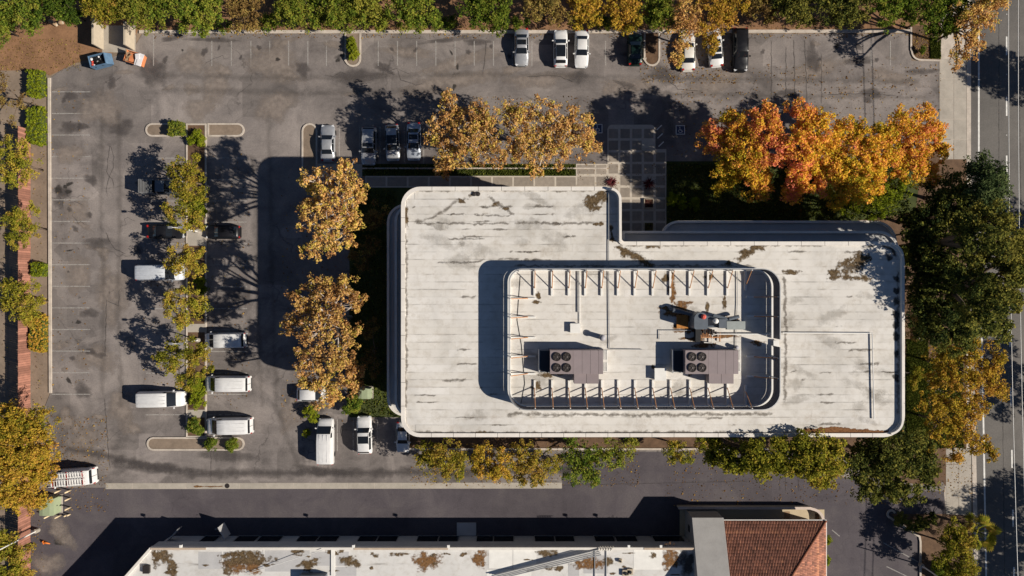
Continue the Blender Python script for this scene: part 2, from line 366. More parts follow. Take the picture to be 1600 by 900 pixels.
# ------------------------------------------------------------------ decals: dirt, wear and paint as thin sheets
DZ = [0]
def lift(): DZ[0] += 1; return 0.0006 * (DZ[0] % 18)
def blob(name, px, py, rx, ry, rot, m, parent, h=0.0, z=0.008, seed=None, rough=0.28):
    r_ = random.Random(seed if seed is not None else DZ[0]*13+5); c = G(px, py, h); k = (1-h/CAM_H)/PXM
    n = 30; ph = [r_.uniform(0, 6.28) for _ in range(4)]
    zz = h + z + lift(); V = [(c.x, c.y, zz)]; E = [1.0]
    for ring_ in (0.55, 1.0):
        for a in range(n):
            t = 2*math.pi*a/n
            q = ring_*(1 + rough*(math.sin(2*t+ph[0])*.45 + math.sin(3*t+ph[1])*.4 + math.sin(5*t+ph[2])*.3 + math.sin(9*t+ph[3])*.18))
            x, y = rx*k*q*math.cos(t), ry*k*q*math.sin(t)
            V.append((c.x + x*math.cos(rot) - y*math.sin(rot), c.y + x*math.sin(rot) + y*math.cos(rot), zz)); E.append(0.7 if ring_ < 1 else 0.0)
    F = [(0, 1+a, 1+(a+1) % n) for a in range(n)] + [(1+a, 1+n+a, 1+n+(a+1) % n, 1+(a+1) % n) for a in range(n)]
    me = bpy.data.meshes.new(name); me.from_pydata(V, [], F); me.update()
    at = me.attributes.new('edge', 'FLOAT', 'POINT'); at.data.foreach_set('value', E)
    return link(name, me, m, parent)
def streak(name, pts, w, m, parent, h=0.0, z=0.008, jit=0.0, seed=1, flat=False):
    """a ribbon along pixel points, w in pixels"""
    r_ = random.Random(seed); P = []
    for a, b in zip(pts[:-1], pts[1:]):
        L = math.hypot(b[0]-a[0], b[1]-a[1]); n = max(1, int(L/6))
        for i in range(n):
            t = i/n; P.append((a[0]+(b[0]-a[0])*t + r_.uniform(-jit, jit), a[1]+(b[1]-a[1])*t + r_.uniform(-jit, jit)))
    P.append(pts[-1]); W = [Vector(G(p[0], p[1], h)[:2]) for p in P]; k = (1-h/CAM_H)/PXM; zz = h+z+lift(); V = []; E = []
    for i, p in enumerate(W):
        d_ = (W[min(i+1, len(W)-1)] - W[max(i-1, 0)]).normalized(); nn = Vector((-d_.y, d_.x))
        ww = w*k/2*(1 if flat else r_.uniform(0.75, 1.25)); end = 0.0 if (i in (0, len(W)-1) and not flat) else 1.0
        for s_, e in ((-1, 0.0), (0, 1.0), (1, 0.0)):
            q = p + nn*ww*s_; V.append((q.x, q.y, zz)); E.append((0.75 if flat else e)*end if not flat else 0.9)
    F = []
    for i in range(len(W)-1):
        a = 3*i
        F += [(a, a+3, a+4, a+1), (a+1, a+4, a+5, a+2)]
    me = bpy.data.meshes.new(name); me.from_pydata(V, [], F); me.update()
    at = me.attributes.new('edge', 'FLOAT', 'POINT'); at.data.foreach_set('value', E)
    return link(name, me, m, parent)
def sheet(name, pts_px, z, m, parent=None, thick=0.0, rad=None):
    P = [G(*p) for p in pts_px]
    if rad: P = round_poly(P, [r/PXM for r in rad], 8)
    b = MB()
    if thick: b.prism([(p.x, p.y) for p in P], z-thick, z)
    else:
        if sum(P[i].x*P[(i+1)%len(P)].y - P[(i+1)%len(P)].x*P[i].y for i in range(len(P))) < 0: P = P[::-1]
        b.add([(p.x, p.y, z) for p in P], [tuple(range(len(P)))])
    return b.build(name, m, parent)
def struct(o): o['kind'] = 'structure'; return o
# ================================================================== THE SETTING
g = MB().add([(-400,-400,-0.05),(400,-400,-0.05),(400,400,-0.05),(-400,400,-0.05)], [(0,1,2,3)]).build('ground', M['dirtpath']); struct(g)
lot = sheet('parking_lot', [(78,122),(98,108),(128,100),(205,82),(222,53),(1424,53),(1424,95),(1467,95),(1467,196),(1440,250),(1040,252),(1040,262),(566,262),(566,300),(545,440),(545,650),(640,652),(640,703),(1200,703),(1470,703),(1478,770),(1478,1010),(48,1010),(48,690),(78,616)], 0.0, M['lot']); struct(lot)
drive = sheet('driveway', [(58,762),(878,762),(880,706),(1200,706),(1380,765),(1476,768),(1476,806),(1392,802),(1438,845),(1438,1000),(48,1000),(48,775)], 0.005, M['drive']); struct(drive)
def rx(base, y): return base + (0 if y < 250 else (y-250)/650*11.5)
road_pts = [(rx(1517,y), y) for y in (-200, 250, 1100)] + [(1800, 1100), (1800, -200)]
road = sheet('road', road_pts, -0.02, M['road']); struct(road)
for px_ in (1529.5,):
    streak('edge_line', [(rx(px_, y), y) for y in (-120, 100, 250, 500, 760, 1000)], 2.6, M['paint'], road, z=-0.012, flat=True)
for y0_, y1_ in ((-36,-6),(57,86),(151,181),(243,275),(330,360),(420,450),(512,542),(605,635),(703,731),(796,823),(886,916)):
    streak('lane_dash', [(rx(1573,y0_), y0_), (rx(1573,y1_), y1_)], 2.4, M['paint'], road, z=-0.012, flat=True)
for y_ in (22, 116, 211, 398, 572, 762):
    p = G(rx(1573,y_), y_); MB().lathe((p.x,p.y,-0.018), [(0.07,0),(0.06,0.015),(0.02,0.025)], 8).build('lane_button', M['paint'], road)
streak('tar_seam', [(1561,-20),(1561,240),(1566,560),(1570,900)], 1.6, M['tar'], road, z=-0.014, jit=.3)
streak('tar_seam', [(1592,-20),(1594,240),(1598,420)], 1.8, M['tar'], road, z=-0.014, jit=.3)
# gutter and pavement along the road
gut = sheet('gutter', [(rx(1510.5,-60),-60),(1510.5,250),(rx(1510.5,950),950),(rx(1517.2,950),950),(1517.2,250),(1517.2,-60)], 0.0, M['kerb']); struct(gut)
walk = sheet('pavement', [(1462,-60),(1462,92),(1467.5,92),(1467.5,196),(1480,250),(1485,700),(1475,770),(1478,800),(1478,950),(1519,950),(1510,250),(1510,-60)], 0.012, M['kerb']); struct(walk)
for (ya, yb) in [(92+i*31.5, 92+i*31.5+30.9) for i in range(5)]:
    for (xa, xb) in ((1468.3,1489.6),(1490.3,1509.8)):
        MB().box(gx(xa),gx(xb),gy(yb),gy(ya),0.0,0.03+rnd.uniform(-.004,.004)).build('slab', M['concrete'], walk)
for i in range(4):
    ya = 700 + i*26; 
    for (xa, xb) in ((1478,1497.6),(1498.2,1517.5)):
        MB().box(gx(xa),gx(xb),gy(ya+25.4),gy(ya),0.0,0.03+rnd.uniform(-.004,.004)).build('slab', M['concrete'], walk)
# lawns and beds
beds = [('lawn', [(1041,252),(1440,252),(1440,345),(1425,360),(1425,680),(1400,692),(1322,692),(1322,385),(1041,385)], 0.02, 'lawn'),
        ('lawn', [(1440,252),(1468,214),(1482,214),(1510,246),(1510,700),(1478,760),(1440,700),(1427,690),(1427,360)], 0.022, 'mulch'),
        ('lawn', [(566,256),(947,256),(947,275),(566,275)], 0.02, 'lawn'),
        ('lawn', [(546,292),(660,292),(660,652),(546,652)], 0.021, 'lawn'),
        ('planting_bed', [(640,640),(1210,640),(1210,701),(640,701)], 0.024, 'mulch'),
        ('planting_bed', [(1200,640),(1420,688),(1478,702),(1470,760),(1390,752),(1290,705),(1200,704)], 0.026, 'mulch'),
        ('planting_bed', [(-300,-300),(1470,-300),(1470,40),(1424,48),(215,48),(205,75),(120,98),(78,118),(60,110),(-300,112)], 0.02, 'soil'),
        ('planting_bed', [(1392,803),(1436,838),(1438,1000),(1478,1000),(1478,803)], 0.02, 'mulch'),
        ('planting_bed', [(1425,40),(1470,40),(1470,93),(1434,93),(1425,84)], 0.028, 'mulch'),
        ('planting_bed', [(1478,803),(1518,806),(1520,1000),(1478,1000)], 0.03, 'mulch'),
        ('planting_bed', [(1330,346),(1445,330),(1445,560),(1330,560)], 0.038, 'mulch'),
        ('lawn', [(1453,58),(1470,58),(1470,92),(1453,92)], 0.034, 'lawn')]
for nm, pts, z, mm in beds: struct(sheet(nm, pts, z, M[mm]))
path = sheet('garden_path', [(1430,520),(1447,524),(1444,560),(1452,590),(1465,606),(1505,640),(1505,652),(1458,614),(1440,592),(1432,560)], 0.04, M['concrete']); struct(path)
# kerbs
def kerb(pts, w=2.6, z1=0.13, closed=False, parent=None, nm='kerb'):
    b = MB().wall([G(*p) for p in pts], w/PXM, -0.02, z1, closed); o = b.build(nm, M['kerb'], parent)
    if parent is None: struct(o)
    return o
def arc(cx, cy, r, a0, a1, n=10, ry=None):
    ry = ry or r
    return [(cx + r*math.cos(R(a0+(a1-a0)*i/n)), cy - ry*math.sin(R(a0+(a1-a0)*i/n))) for i in range(n+1)]
kerb([(218,50),(800,50),(1422,49)], 5)
kerb([(77.5,122),(78.5,400),(79.5,614)], 4.2, 0.14)
kerb([(1423,43),(1423,78)] + arc(1438,80,14,180,270,6) + [(1470,95)], 2.6)
gs = MB().wall([G(165,759.5),G(878,758.5)], 9.2/PXM, -0.02, 0.02).build('drain_channel', M['kerb']); struct(gs)
for i in range(17):
    x0 = 165 + i*42; 
    if x0 > 870: break
    MB().box(gx(x0+.4),gx(min(x0+41.6,878)),gy(763.8-(x0-165)*.0014),gy(755.2-(x0-165)*.0014),0.0,0.03+rnd.uniform(0,.006)).build('slab', M['concrete'], gs)
p = G(355,759); MB().lathe((p.x,p.y,0.036),[(0.32,0),(0.32,0.012),(0.05,0.014)],14).build('drain_cover', M['fan'], gs)
streak('rust_streak', [(300,760),(350,760)], 3.0, M['rustspot'], gs, z=0.045)
kerb([(640,701.5),(1200,701.5)], 3)
kerb(arc(1392,803,6,20,260,8) + [(1398,814),(1436,838),(1437.5,846),(1437.5,1000)], 3.0, 0.15)
kerb([(566,263.2),(948,263.2)], 2.2)
# islands: kerb, soil
def island(pts_kerb, closed, fill, mm, fills=True):
    o = sheet('traffic_island', fill, 0.09, M[mm], thick=0.12); struct(o)
    kerb(pts_kerb, 2.6, 0.14, closed, o); return o
def capsule(x0, x1, y0, y1, left=True, right=True):
    r = (y1-y0)/2; cy = (y0+y1)/2; P = []
    P += arc(x0+r, cy, r, 90, 270, 8) if left else [(x0,y0),(x0,y1)]
    P += arc(x1-r, cy, r, 270, 450, 8) if right else [(x1,y1),(x1,y0)]
    return P
for (x0,x1,l,r_) in ((229,288.5,True,False),(326,381,False,True)):
    P = capsule(x0,x1,194,212.5,l,r_); island(P, True, [(p[0],p[1]) for p in P], 'dirtpath')
P = [(292.5,194.5),(322,194.5),(322,682),(292.5,682)]
strip = island(P, True, P, 'mulch')
for (ya,yb) in ((358,384),(506,519),(640,652)):
    MB().box(gx(294),gx(321),gy(yb),gy(ya),0.08,0.13).build('slab', M['concrete'], strip)
P = capsule(231,381,684,702.5); island(P, True, P, 'dirtpath')
for cx_, y1_ in ((551.5,103),(1018.5,102)):
    P = [(cx_-11.5,52),(cx_-11.5,y1_-11)] + arc(cx_, y1_-11, 11.5, 180, 360, 8) + [(cx_+11.5,52)]
    island(P, False, P, 'mulch' if cx_ > 900 else 'dirtpath')
P = arc(484,205,11,0,180,8) + [(473,275),(495,275)]
island(P, True, P, 'dirtpath')
# painted bays
def bay(a, b, w=1.5): streak('bay_line', [a, b], w, M['fadedpaint'], lot, z=0.012, flat=True)
for x in (240, 331, 361.5, 392, 421.5, 451, 481, 510, 591, 621, 651, 681, 711, 741, 771, 801, 831, 946, 1361, 1391): bay((x, 55 if x < 300 else 64), (x, 103))
for i in range(15): bay((81, 143.5+33.75*i), (141, 143.5+33.75*i))
for y in (247, 281, 314, 347, 381, 414, 448, 482, 515, 549, 583, 616, 648): bay((228, y), (291, y)); bay((325, y), (386, y))
for x in (497, 530, 562, 594, 632, 662, 694, 726, 758, 1150): bay((x, 198), (x, 258))
for x in (527, 552, 590, 618): bay((x, 655), (x, 705))
bay((1380,848),(1438,880)); bay((1385,885),(1420,902)); bay((1300,828),(1312,838))
for i in range(3): streak('access_hatch', [(1026+i*1.5, 203+i*13),(1034+i*1.5,195.5+i*13)], 1.5, M['paint'], lot, z=0.014, flat=True)
# accessible-parking symbol: blue square, white border, white wheelchair mark
def access_mark(px, py, s=7.2):
    c = G(px, py); k = s/PXM
    b = MB(); z = 0.012; b.add([(c.x-k,c.y-k,z),(c.x+k,c.y-k,z),(c.x+k,c.y+k,z),(c.x-k,c.y+k,z)], [(0,1,2,3)])
    o = b.build('accessible_bay_mark', M['bluepaint'], lot)
    b = MB(); z = 0.02; f = 0.16*k
    for x0,x1,y0,y1 in ((-k,k,k-f,k),(-k,k,-k,-k+f),(-k,-k+f,-k+f,k-f),(k-f,k,-k+f,k-f)):
        b.add([(c.x+x0,c.y+y0,z),(c.x+x1,c.y+y0,z),(c.x+x1,c.y+y1,z),(c.x+x0,c.y+y1,z)], [(0,1,2,3)])
    def line(pts, w):
        for a_, b_ in zip(pts[:-1], pts[1:]):
            A = Vector(a_)*k; B = Vector(b_)*k; d_ = (B-A).normalized(); n_ = Vector((-d_.y, d_.x))*w*k
            b.add([(c.x+q.x, c.y+q.y, z+lift()*0.3) for q in (A+n_, A-n_, B-n_, B+n_)], [(0,1,2,3)])
    line([(-.1,.35),(-.05,-.05),(.3,-.05),(.45,-.5)], .07)
    line([(.15*math.cos(t)*2.4-.02, -.25+.36*math.sin(t)) for t in [R(120+i*24) for i in range(10)]], .06)
    n = 10; b.add([(c.x+k*(-.12+.13*math.cos(2*math.pi*i/n)), c.y+k*(.55+.13*math.sin(2*math.pi*i/n)), z+.006) for i in range(n)], [tuple(range(n))])
    b.build('white_mark', M['paint'], o)
access_mark(1063, 203); access_mark(934, 201); access_mark(1145, 198)
# wear on the asphalt
for a in ((300,95,26,28),(335,130,28,40),(310,170,30,22),(160,170,50,30),(110,240,26,20),(120,330,24,24),(640,82,60,10),(720,96,90,12),(700,130,110,18),(520,70,20,8),(840,125,60,16),(980,135,60,14),(1120,130,70,20),(1270,110,60,20),(1390,120,50,14),(450,65,40,6),(150,560,40,26),(175,460,30,60),(190,640,26,40),(120,430,26,40),(430,100,50,40),(460,640,26,40),(430,165,40,30),(350,110,12,12)):
    blob('worn_patch', *a, rnd.uniform(-.4,.4), M['palewear'], lot)
for a in ((240,112,28,34),(270,60,26,6),(110,150,14,10),(175,130,10,12),(190,200,26,16),(110,200,22,14),(330,62,60,5),(560,120,60,14),(700,62,60,5),(745,66,30,7),(900,120,30,12),(1040,118,34,20),(1340,95,30,10),(1360,145,24,10),(1270,90,12,40),(1440,112,30,8),(100,300,18,12),(150,380,26,14),(140,490,22,10),(155,555,16,6),(350,710,60,16),(240,730,90,12),(500,735,60,10),(130,610,22,16)):
    blob('sealed_patch', *a, rnd.uniform(-.15,.15), M['darkseal'], lot, z=0.011)
for a in ((713,118,9,7,.3),(715,105,2.5,8,0),(710,136,5,6,.2),(92,296,9,9,0),(108,288,8,4,.4),(107,300,8,4,-.2),(95,845,14,10,.2)):
    blob('oil_stain', *a, M['puddle'], lot if a[1] < 760 else drive, z=0.016)
blob('dusty_patch', 95, 830, 20, 34, .5, M['palewear'], drive, z=0.02)
blob('dusty_patch', 75, 880, 30, 22, .1, M['palewear'], drive, z=0.02)
blob('dusty_patch', 130, 700, 30, 40, .1, M['palewear'], lot)
for pts in ([(172,225),(169,250),(167,268),(171,275),(178,285),(178,296)],[(172,225),(178,245),(177,262),(172,274),(167,290),(167,310)],[(165,360),(170,375),(180,390),(200,398)],[(164,560),(166,500),(167,470),(185,478),(187,450)],[(620,105),(626,125),(650,133),(662,130)],[(760,62),(758,90),(754,118)],[(1000,130),(1040,120),(1060,140),(1100,143)],[(1290,148),(1350,146),(1400,150)],[(820,120),(870,118),(900,130)],[(163,620),(168,680),(172,735)],[(1240,60),(1243,170)],[(1257,60),(1262,170)],[(1283,80),(1284,165)],[(1205,60),(1206,160)],[(1228,70),(1228,150)]):
    streak('sealed_crack', pts, 2.0, M['tar'], lot, z=0.018, jit=.8)
for pts in ([(1220,710),(1218,770)],[(1228,710),(1227,770)],[(1246,720),(1248,770)],[(700,762),(980,756),(1170,752)],[(330,650),(330,755)]):
    streak('sealed_crack', pts, 1.6, M['tar'], drive if pts[0][0] > 400 else lot, z=0.018, jit=.4)
streak('tyre_polish', [(100,700),(300,740),(640,738),(900,735)], 22, M['darkseal'], lot, z=0.014)
M['tyrepath'] = stain('tyre_polished_asphalt', (0.095,0.083,0.077), .22, 1.1, .2, .9, .4, (.10,.088,.08))
for i in range(14):
    if rnd.random() < .8: blob('oil_stain', 112+rnd.uniform(-16,16), 160+33.75*i+rnd.uniform(-6,6), rnd.uniform(3,9), rnd.uniform(2,6), rnd.uniform(0,3), M['puddle'] if rnd.random() < .35 else M['darkseal'], lot, z=.017)
for x in list(range(255, 800, 30)) + list(range(1190, 1400, 30)):
    if rnd.random() < .8: blob('oil_stain', x+rnd.uniform(-5,5), 82+rnd.uniform(-12,12), rnd.uniform(2,6), rnd.uniform(3,9), rnd.uniform(0,3), M['puddle'] if rnd.random() < .3 else M['darkseal'], lot, z=.017)
for pts in ([(160,180),(158,330),(162,480),(160,620)],[(185,170),(188,330),(184,480),(190,640)],[(240,118),(480,122),(760,116),(1060,122),(1440,128)],[(250,140),(480,146),(700,140)],[(1000,145),(1200,150),(1450,152)],[(420,170),(425,420),(432,640),(470,735)],[(395,240),(400,430),(410,640)]):
    streak('tyre_path', pts, rnd.uniform(12,18), M['tyrepath'], lot, z=.013, jit=1.5, seed=int(pts[0][0]))
for k in range(46):
    x = rnd.uniform(90,1440); y = rnd.choice((rnd.uniform(60,160), rnd.uniform(100,150)));
    if k > 26: x = rnd.uniform(90,220); y = rnd.uniform(150,700)
    blob('worn_patch', x, y, rnd.uniform(6,22), rnd.uniform(4,14), rnd.uniform(-.5,.5), M['palewear'] if k % 3 else M['darkseal'], lot, z=.009)
for k in range(16):
    x = rnd.uniform(100,1400); y = rnd.uniform(100,150) if k < 10 else rnd.uniform(200,640); 
    if k >= 10: x = rnd.uniform(100,215)
    pts = [(x,y)]
    for j in range(5): pts.append((pts[-1][0]+rnd.uniform(-4,14), pts[-1][1]+rnd.uniform(-8,8)))
    streak('sealed_crack', pts, 1.3, M['tar'], lot, z=.019, jit=.8, seed=k)
# walkway and plaza: pale bands with tan squares
plaza = sheet('plaza', [(949,195),(1024,195),(1024,233),(1041,233),(1041,372),(900,372),(900,256),(949,256)], 0.05, M['band'], thick=0.07, rad=[8,8,.5,.5,.5,.5,.5,.5]); struct(plaza)
pv = {}
def paver(x0, x1, y0, y1, parent, z=0.05, m='paver'):
    w = round((x1-x0)/PXM, 3); h_ = round((y1-y0)/PXM, 3)
    if (w, h_, m) not in pv:
        me = MB().box(-w/2, w/2, -h_/2, h_/2, -0.03, 0.012).mesh('paver'); me.materials.append(M[m]); pv[(w, h_, m)] = me
    c = G((x0+x1)/2, (y0+y1)/2); return link('paver', pv[(w, h_, m)], None, parent, (c.x, c.y, z + rnd.uniform(-.003, .003)))
for i in range(5):
    for j in range(9):
        x0 = 951 + 18.4*i; y0 = 201.5 + 18.4*j
        if i == 4 and j < 2: continue
        if (i, j) in ((3,6),(3,8),(3,4),(0,4),(3,1)): continue
        paver(x0, x0+14.6, y0, y0+14.6, plaza)
for (x0,x1,y0,y1) in ((902,929,258,272),(932,947,258,272),(902,929,276,290.5),(932,947,276,290.5)): paver(x0,x1,y0,y1,plaza)
wk = sheet('walkway', [(571,275),(900,275),(900,293),(571,293)], 0.045, M['band'], thick=0.06); struct(wk)
for i in range(10): paver(572.5+33*i, 572.5+33*i+30, 277, 291, wk, 0.045)
wk2 = sheet('walkway', [(475,256),(566,256),(566,277),(475,277)], 0.045, M['concrete'], thick=0.06); struct(wk2)
for (x,y) in ((1005.8+5+7,311.8+7),(1013.5,355)):
    pass

# ================================================================== OFFICE BUILDING
HR = 14.4
ob = empty('office_building', (0, 0, 0)); tag(ob, 'white flat-roofed office building with rounded corners in the middle of the lot', 'building')
Rf = [G(x, y, HR) for x, y in ((627,292),(971,292),(971,377.5),(1412.5,377.5),(1412.5,682.5),(627,682.5))]
Rr_ = [2.1, 1.7, .35, 2.3, 2.3, 2.1]
def outl(dist, seg=8):
    V = offset_poly(Rf, dist)
    return round_poly(V, [max(.05, r + (dist if i == 2 else -dist)) for i, r in enumerate(Rr_)], seg)
O0 = outl(0); O4 = outl(0.42); O6 = outl(0.3)
PITCH = 11.75/12*(1-HR/CAM_H); ytop = gy(299.5, HR)
M['roof'] = roofing('white_roll_roofing', (0.60, 0.570, 0.530), PITCH, ytop)
MB().prism(O6, HR-0.45, HR-0.02).build('roof_deck', M['roof'], ob)
MB().ring(O0, O4, HR-1.3, HR+0.16).build('parapet', M['parapet'], ob)
O1 = outl(0.9); O2 = outl(1.1)
for k in range(4):
    z0 = 3.45*k
    MB().prism(O1, z0 if k else -0.05, z0+1.15 if k else 0.9).build('spandrel', M['fascia'], ob)
    MB().prism(O2, z0+1.15 if k else 0.9, z0+3.45 if k < 3 else HR-0.46).build('window_band', M['glass'], ob)
    b = MB()
    for i in range(len(O1)):
        a_, c_ = O1[i], O1[(i+1) % len(O1)]; L = (c_-a_).length; n = int(L/1.8)
        for q in range(n):
            pnt = a_ + (c_-a_)*((q+.5)/n); b.rbox(pnt, .16, .16, (z0+1.15 if k else 0.9), (z0+3.45 if k < 3 else HR-1.31))
    b.build('mullion', M['steel'], ob)
# taller upstand round the end of the front wing
pts = [G(x, y, HR+0.7) for x, y in [(947,293.5)] + [(953,294)] + arc(953,311,16,80,0,6) + [(969.5,378)]]
zt = [HR+0.16, HR+0.4] + [HR+0.8]*(len(pts)-2)
MB().wall(pts, 0.26, HR-0.01, zt).build('parapet_upstand', M['parapet'], ob)
pts = [G(x, y, HR+0.3) for x, y in arc(1388,402,22,80,0,8) + [(1410,500),(1410,640)] + arc(1388,656,22,0,-80,8)]
MB().wall(pts, 0.22, HR-0.01, HR+0.42).build('parapet_upstand', M['parapet'], ob)
# stepped terraces on two sides
def terrace(V, rad, z):
    Q = round_poly([Vector(v) for v in V], rad, 8); I = round_poly(offset_poly([Vector(v) for v in V], 0.28), [max(.05, r-.28) for r in rad], 8)
    t_ = MB().prism(Q, z-0.55, z-0.12).build('terrace', M['fascia'], ob)
    MB().ring(Q, I, z-0.12, z+0.22).build('terrace_rim', M['parapet'], t_)
    return t_
def gp(x, y, z): v = G(x, y, z); return (v.x, v.y)
xin = gx(655)+1.0
terrace([gp(605,319,7.2), (xin, gp(605,319,7.2)[1]), (xin, gp(605,650,7.2)[1]), gp(605,650,7.2)], [2.2,.05,.05,2.2], 7.2)
terrace([gp(617,318,10.8), (xin, gp(617,318,10.8)[1]), (xin, gp(617,652,10.8)[1]), gp(617,652,10.8)], [2.0,.05,.05,2.0], 10.8)
yin = gy(390)-1.0
terrace([gp(1033,345,7.2), gp(1400,345,7.2), (gp(1400,345,7.2)[0], yin), (gp(1033,345,7.2)[0], yin)], [2.0,2.6,.05,.05], 7.2)
terrace([gp(972,361,10.8), gp(1404,361,10.8), (gp(1404,361,10.8)[0], yin), (gp(972,361,10.8)[0], yin)], [.1,2.4,.05,.05], 10.8)
# roll roofing, each length a strip of its own
def scan(poly, y):
    xs = []
    for i in range(len(poly)):
        a_, b_ = poly[i], poly[(i+1) % len(poly)]
        if (a_[1] > y) != (b_[1] > y): xs.append(a_[0] + (y-a_[1])/(b_[1]-a_[1])*(b_[0]-a_[0]))
    return sorted(xs)
O5 = outl(0.40)
row = 0
while True:
    y1 = ytop - row*PITCH + (0.0); y0 = y1 - PITCH + 0.004
    if y0 < gy(680, HR): break
    sa = scan(O5, y1-0.002); sb = scan(O5, y0+.002)
    if len(sa) == 2 and len(sb) == 2:
        xa, xb = max(sa[0], sb[0]), min(sa[1], sb[1]); x = xa; first = True
        while x < xb - 0.05:
            w = rnd.uniform(3, 10) if first else 10.0; first = False
            x2 = min(xb, x+w)
            MB().box(x+.004, x2-.004, y0, y1, HR-0.01, HR+rnd.uniform(0.002, .006)).build('roof_strip', M['roof'], ob); x = x2
    row += 1
# dirt on the roof
rs = 'roof_stain'
def rb(px, py, rx_, ry_, rot=0, m='dirtspot', **k): blob(rs, px, py, rx_, ry_, rot, M[m], ob, HR, 0.012, **k)
def rk(pts, w, m='dirtspot', jit=1.2): streak(rs, pts, w, M[m], ob, HR, 0.012, jit, seed=int(pts[0][0]))
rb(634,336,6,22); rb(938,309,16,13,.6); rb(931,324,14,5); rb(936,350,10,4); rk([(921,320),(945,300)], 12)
rk([(960,384),(985,395),(1005,408),(1022,418)], 14); rb(975,398,9,7); rb(1023,384,15,6); rb(990,382,5,3)
rb(1188,386,12,8); rk([(1148,410),(1165,397),(1185,386)], 12); rb(1140,411,10,4)
rb(1236,425,15,6); rk([(1293,430),(1310,418),(1335,403),(1345,396)], 14); rb(1342,411,22,15,.5); rb(1325,418,16,9,.5); rk([(1293,432),(1330,434),(1366,436)], 11); rb(1303,425,13,8,.5); rb(1350,402,12,10,.3)
rk([(1352,384),(1375,381),(1395,390),(1401,405)], 10,'puddle'); rb(1388,402,8,9,0,'puddle')
for y in (435,455,470,492,507,525,553,590): rb(1400, y, 6.5, rnd.uniform(6,11), 0, 'puddle')
rk([(1250,675),(1290,671),(1330,675),(1390,677)], 14, 'brownleaf'); rb(1310,673,50,7,0,'brownleaf'); rb(1365,677,28,5,0,'brownleaf')
rk([(645,348),(680,340),(705,320),(730,308)], 9, 'grime', 2); rk([(760,306),(785,322),(806,338)], 8, 'grime', 2); rb(735,305,5,4); rb(742,304,4,3); rb(720,315,8,5); rb(775,320,8,5); rb(790,326,6,4)
rk([(680,409),(720,411),(750,408),(760,405)], 6, 'grime'); rb(752,676,14,3.5); rb(1300,676,20,4,0,'brownleaf')
rk([(650,349),(690,349),(740,350),(800,349)], 6,'grime'); rk([(740,337),(800,337)],5,'grime'); rk([(700,373),(760,374)],5,'grime')
rk([(955,360),(957,382)], 5); rb(955,356,5,5); rb(957,375,5,4); rk([(800,349),(840,348),(880,350)],7,'grime'); rk([(860,350),(930,349)],7,'grime')
rb(1043,434,10,8); rk([(1048,420),(1052,440),(1050,470)], 8, 'rustspot'); rb(1065,475,18,6,0,'rustspot'); rb(1040,482,14,4,0,'rustspot'); rb(1066,500,14,14,0,'rustspot')
rb(1107,433,10,6); rk([(1103,428),(1112,440)],8); rb(1105,478,5,12); rb(1132,474,4,14); rb(1130,525,26,5,0,'rustspot'); rb(1085,530,20,5,0,'rustspot')
rb(838,604,9,9); rb(841,461,5,7); rb(860,585,26,5); rb(1080,583,6,6); rb(1020,574,5,4); rb(840,472,9,4); rb(1185,536,14,5,.1,'rustspot')
for k in range(80):
    row_ = rnd.randint(8, 31); yy = 299.5 + row_*11.75 + rnd.uniform(-1, 1); xx = rnd.uniform(640, 1385); L_ = rnd.uniform(8, 46)
    if 790 < xx+L_ and xx < 1225 and 405 < yy < 645: continue
    rk([(xx, yy), (xx+L_*.5, yy+rnd.uniform(-.8, .8)), (xx+L_, yy)], rnd.uniform(3.0, 7), 'grime', .7)
for k in range(30):
    row_ = rnd.randint(2, 9); yy = 299.5 + row_*11.75; xx = rnd.uniform(640, 920); L_ = rnd.uniform(8, 40)
    rk([(xx, yy), (xx+L_*.5, yy+rnd.uniform(-.8, .8)), (xx+L_, yy)], rnd.uniform(3.0, 7), 'grime', .7)
for pts, w_ in (([(640,676),(800,678),(1000,676),(1240,677)],9),([(1403,420),(1404,520),(1403,650)],8),([(634,360),(635,480),(634,640)],7),([(975,383),(1100,382),(1300,383)],7),([(650,298),(780,297),(930,298)],6),([(790,647),(1000,648),(1210,647)],9),([(1226,430),(1228,520),(1226,630)],8),([(800,415),(960,416),(1180,415)],6)): rk(pts, w_, 'grime', 1.5)
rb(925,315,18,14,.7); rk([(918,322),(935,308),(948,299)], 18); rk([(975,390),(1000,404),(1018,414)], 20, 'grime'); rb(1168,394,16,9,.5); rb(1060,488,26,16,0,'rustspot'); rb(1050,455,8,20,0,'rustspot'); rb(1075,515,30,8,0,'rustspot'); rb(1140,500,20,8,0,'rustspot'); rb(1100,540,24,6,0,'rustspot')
for k in range(26): rb(rnd.uniform(660,1380), rnd.uniform(395,660), rnd.uniform(14,40), rnd.uniform(6,18), rnd.uniform(-.4,.4), 'faint')
for k in range(10): rb(rnd.uniform(650,930), rnd.uniform(310,400), rnd.uniform(14,40), rnd.uniform(6,16), rnd.uniform(-.4,.4), 'faint')
b = MB()
for i in range(len(O0)):
    a_, c_ = O0[i], O0[(i+1) % len(O0)]; L = (c_-a_).length; n = int(L/2.4); u = (c_-a_).normalized(); nn = Vector((-u.y, u.x))
    for q_ in range(n):
        pnt = a_ + (c_-a_)*((q_+.5)/n); sg = 1 if (sum(v.x for v in O0)/len(O0)-pnt.x)*nn.x + (sum(v.y for v in O0)/len(O0)-pnt.y)*nn.y > 0 else -1
        b.rbox(pnt+nn*sg*.21, .46, .035, HR+.1, HR+.164, math.atan2(nn.y, nn.x))
b.build('coping_joint', M['fan'], ob)
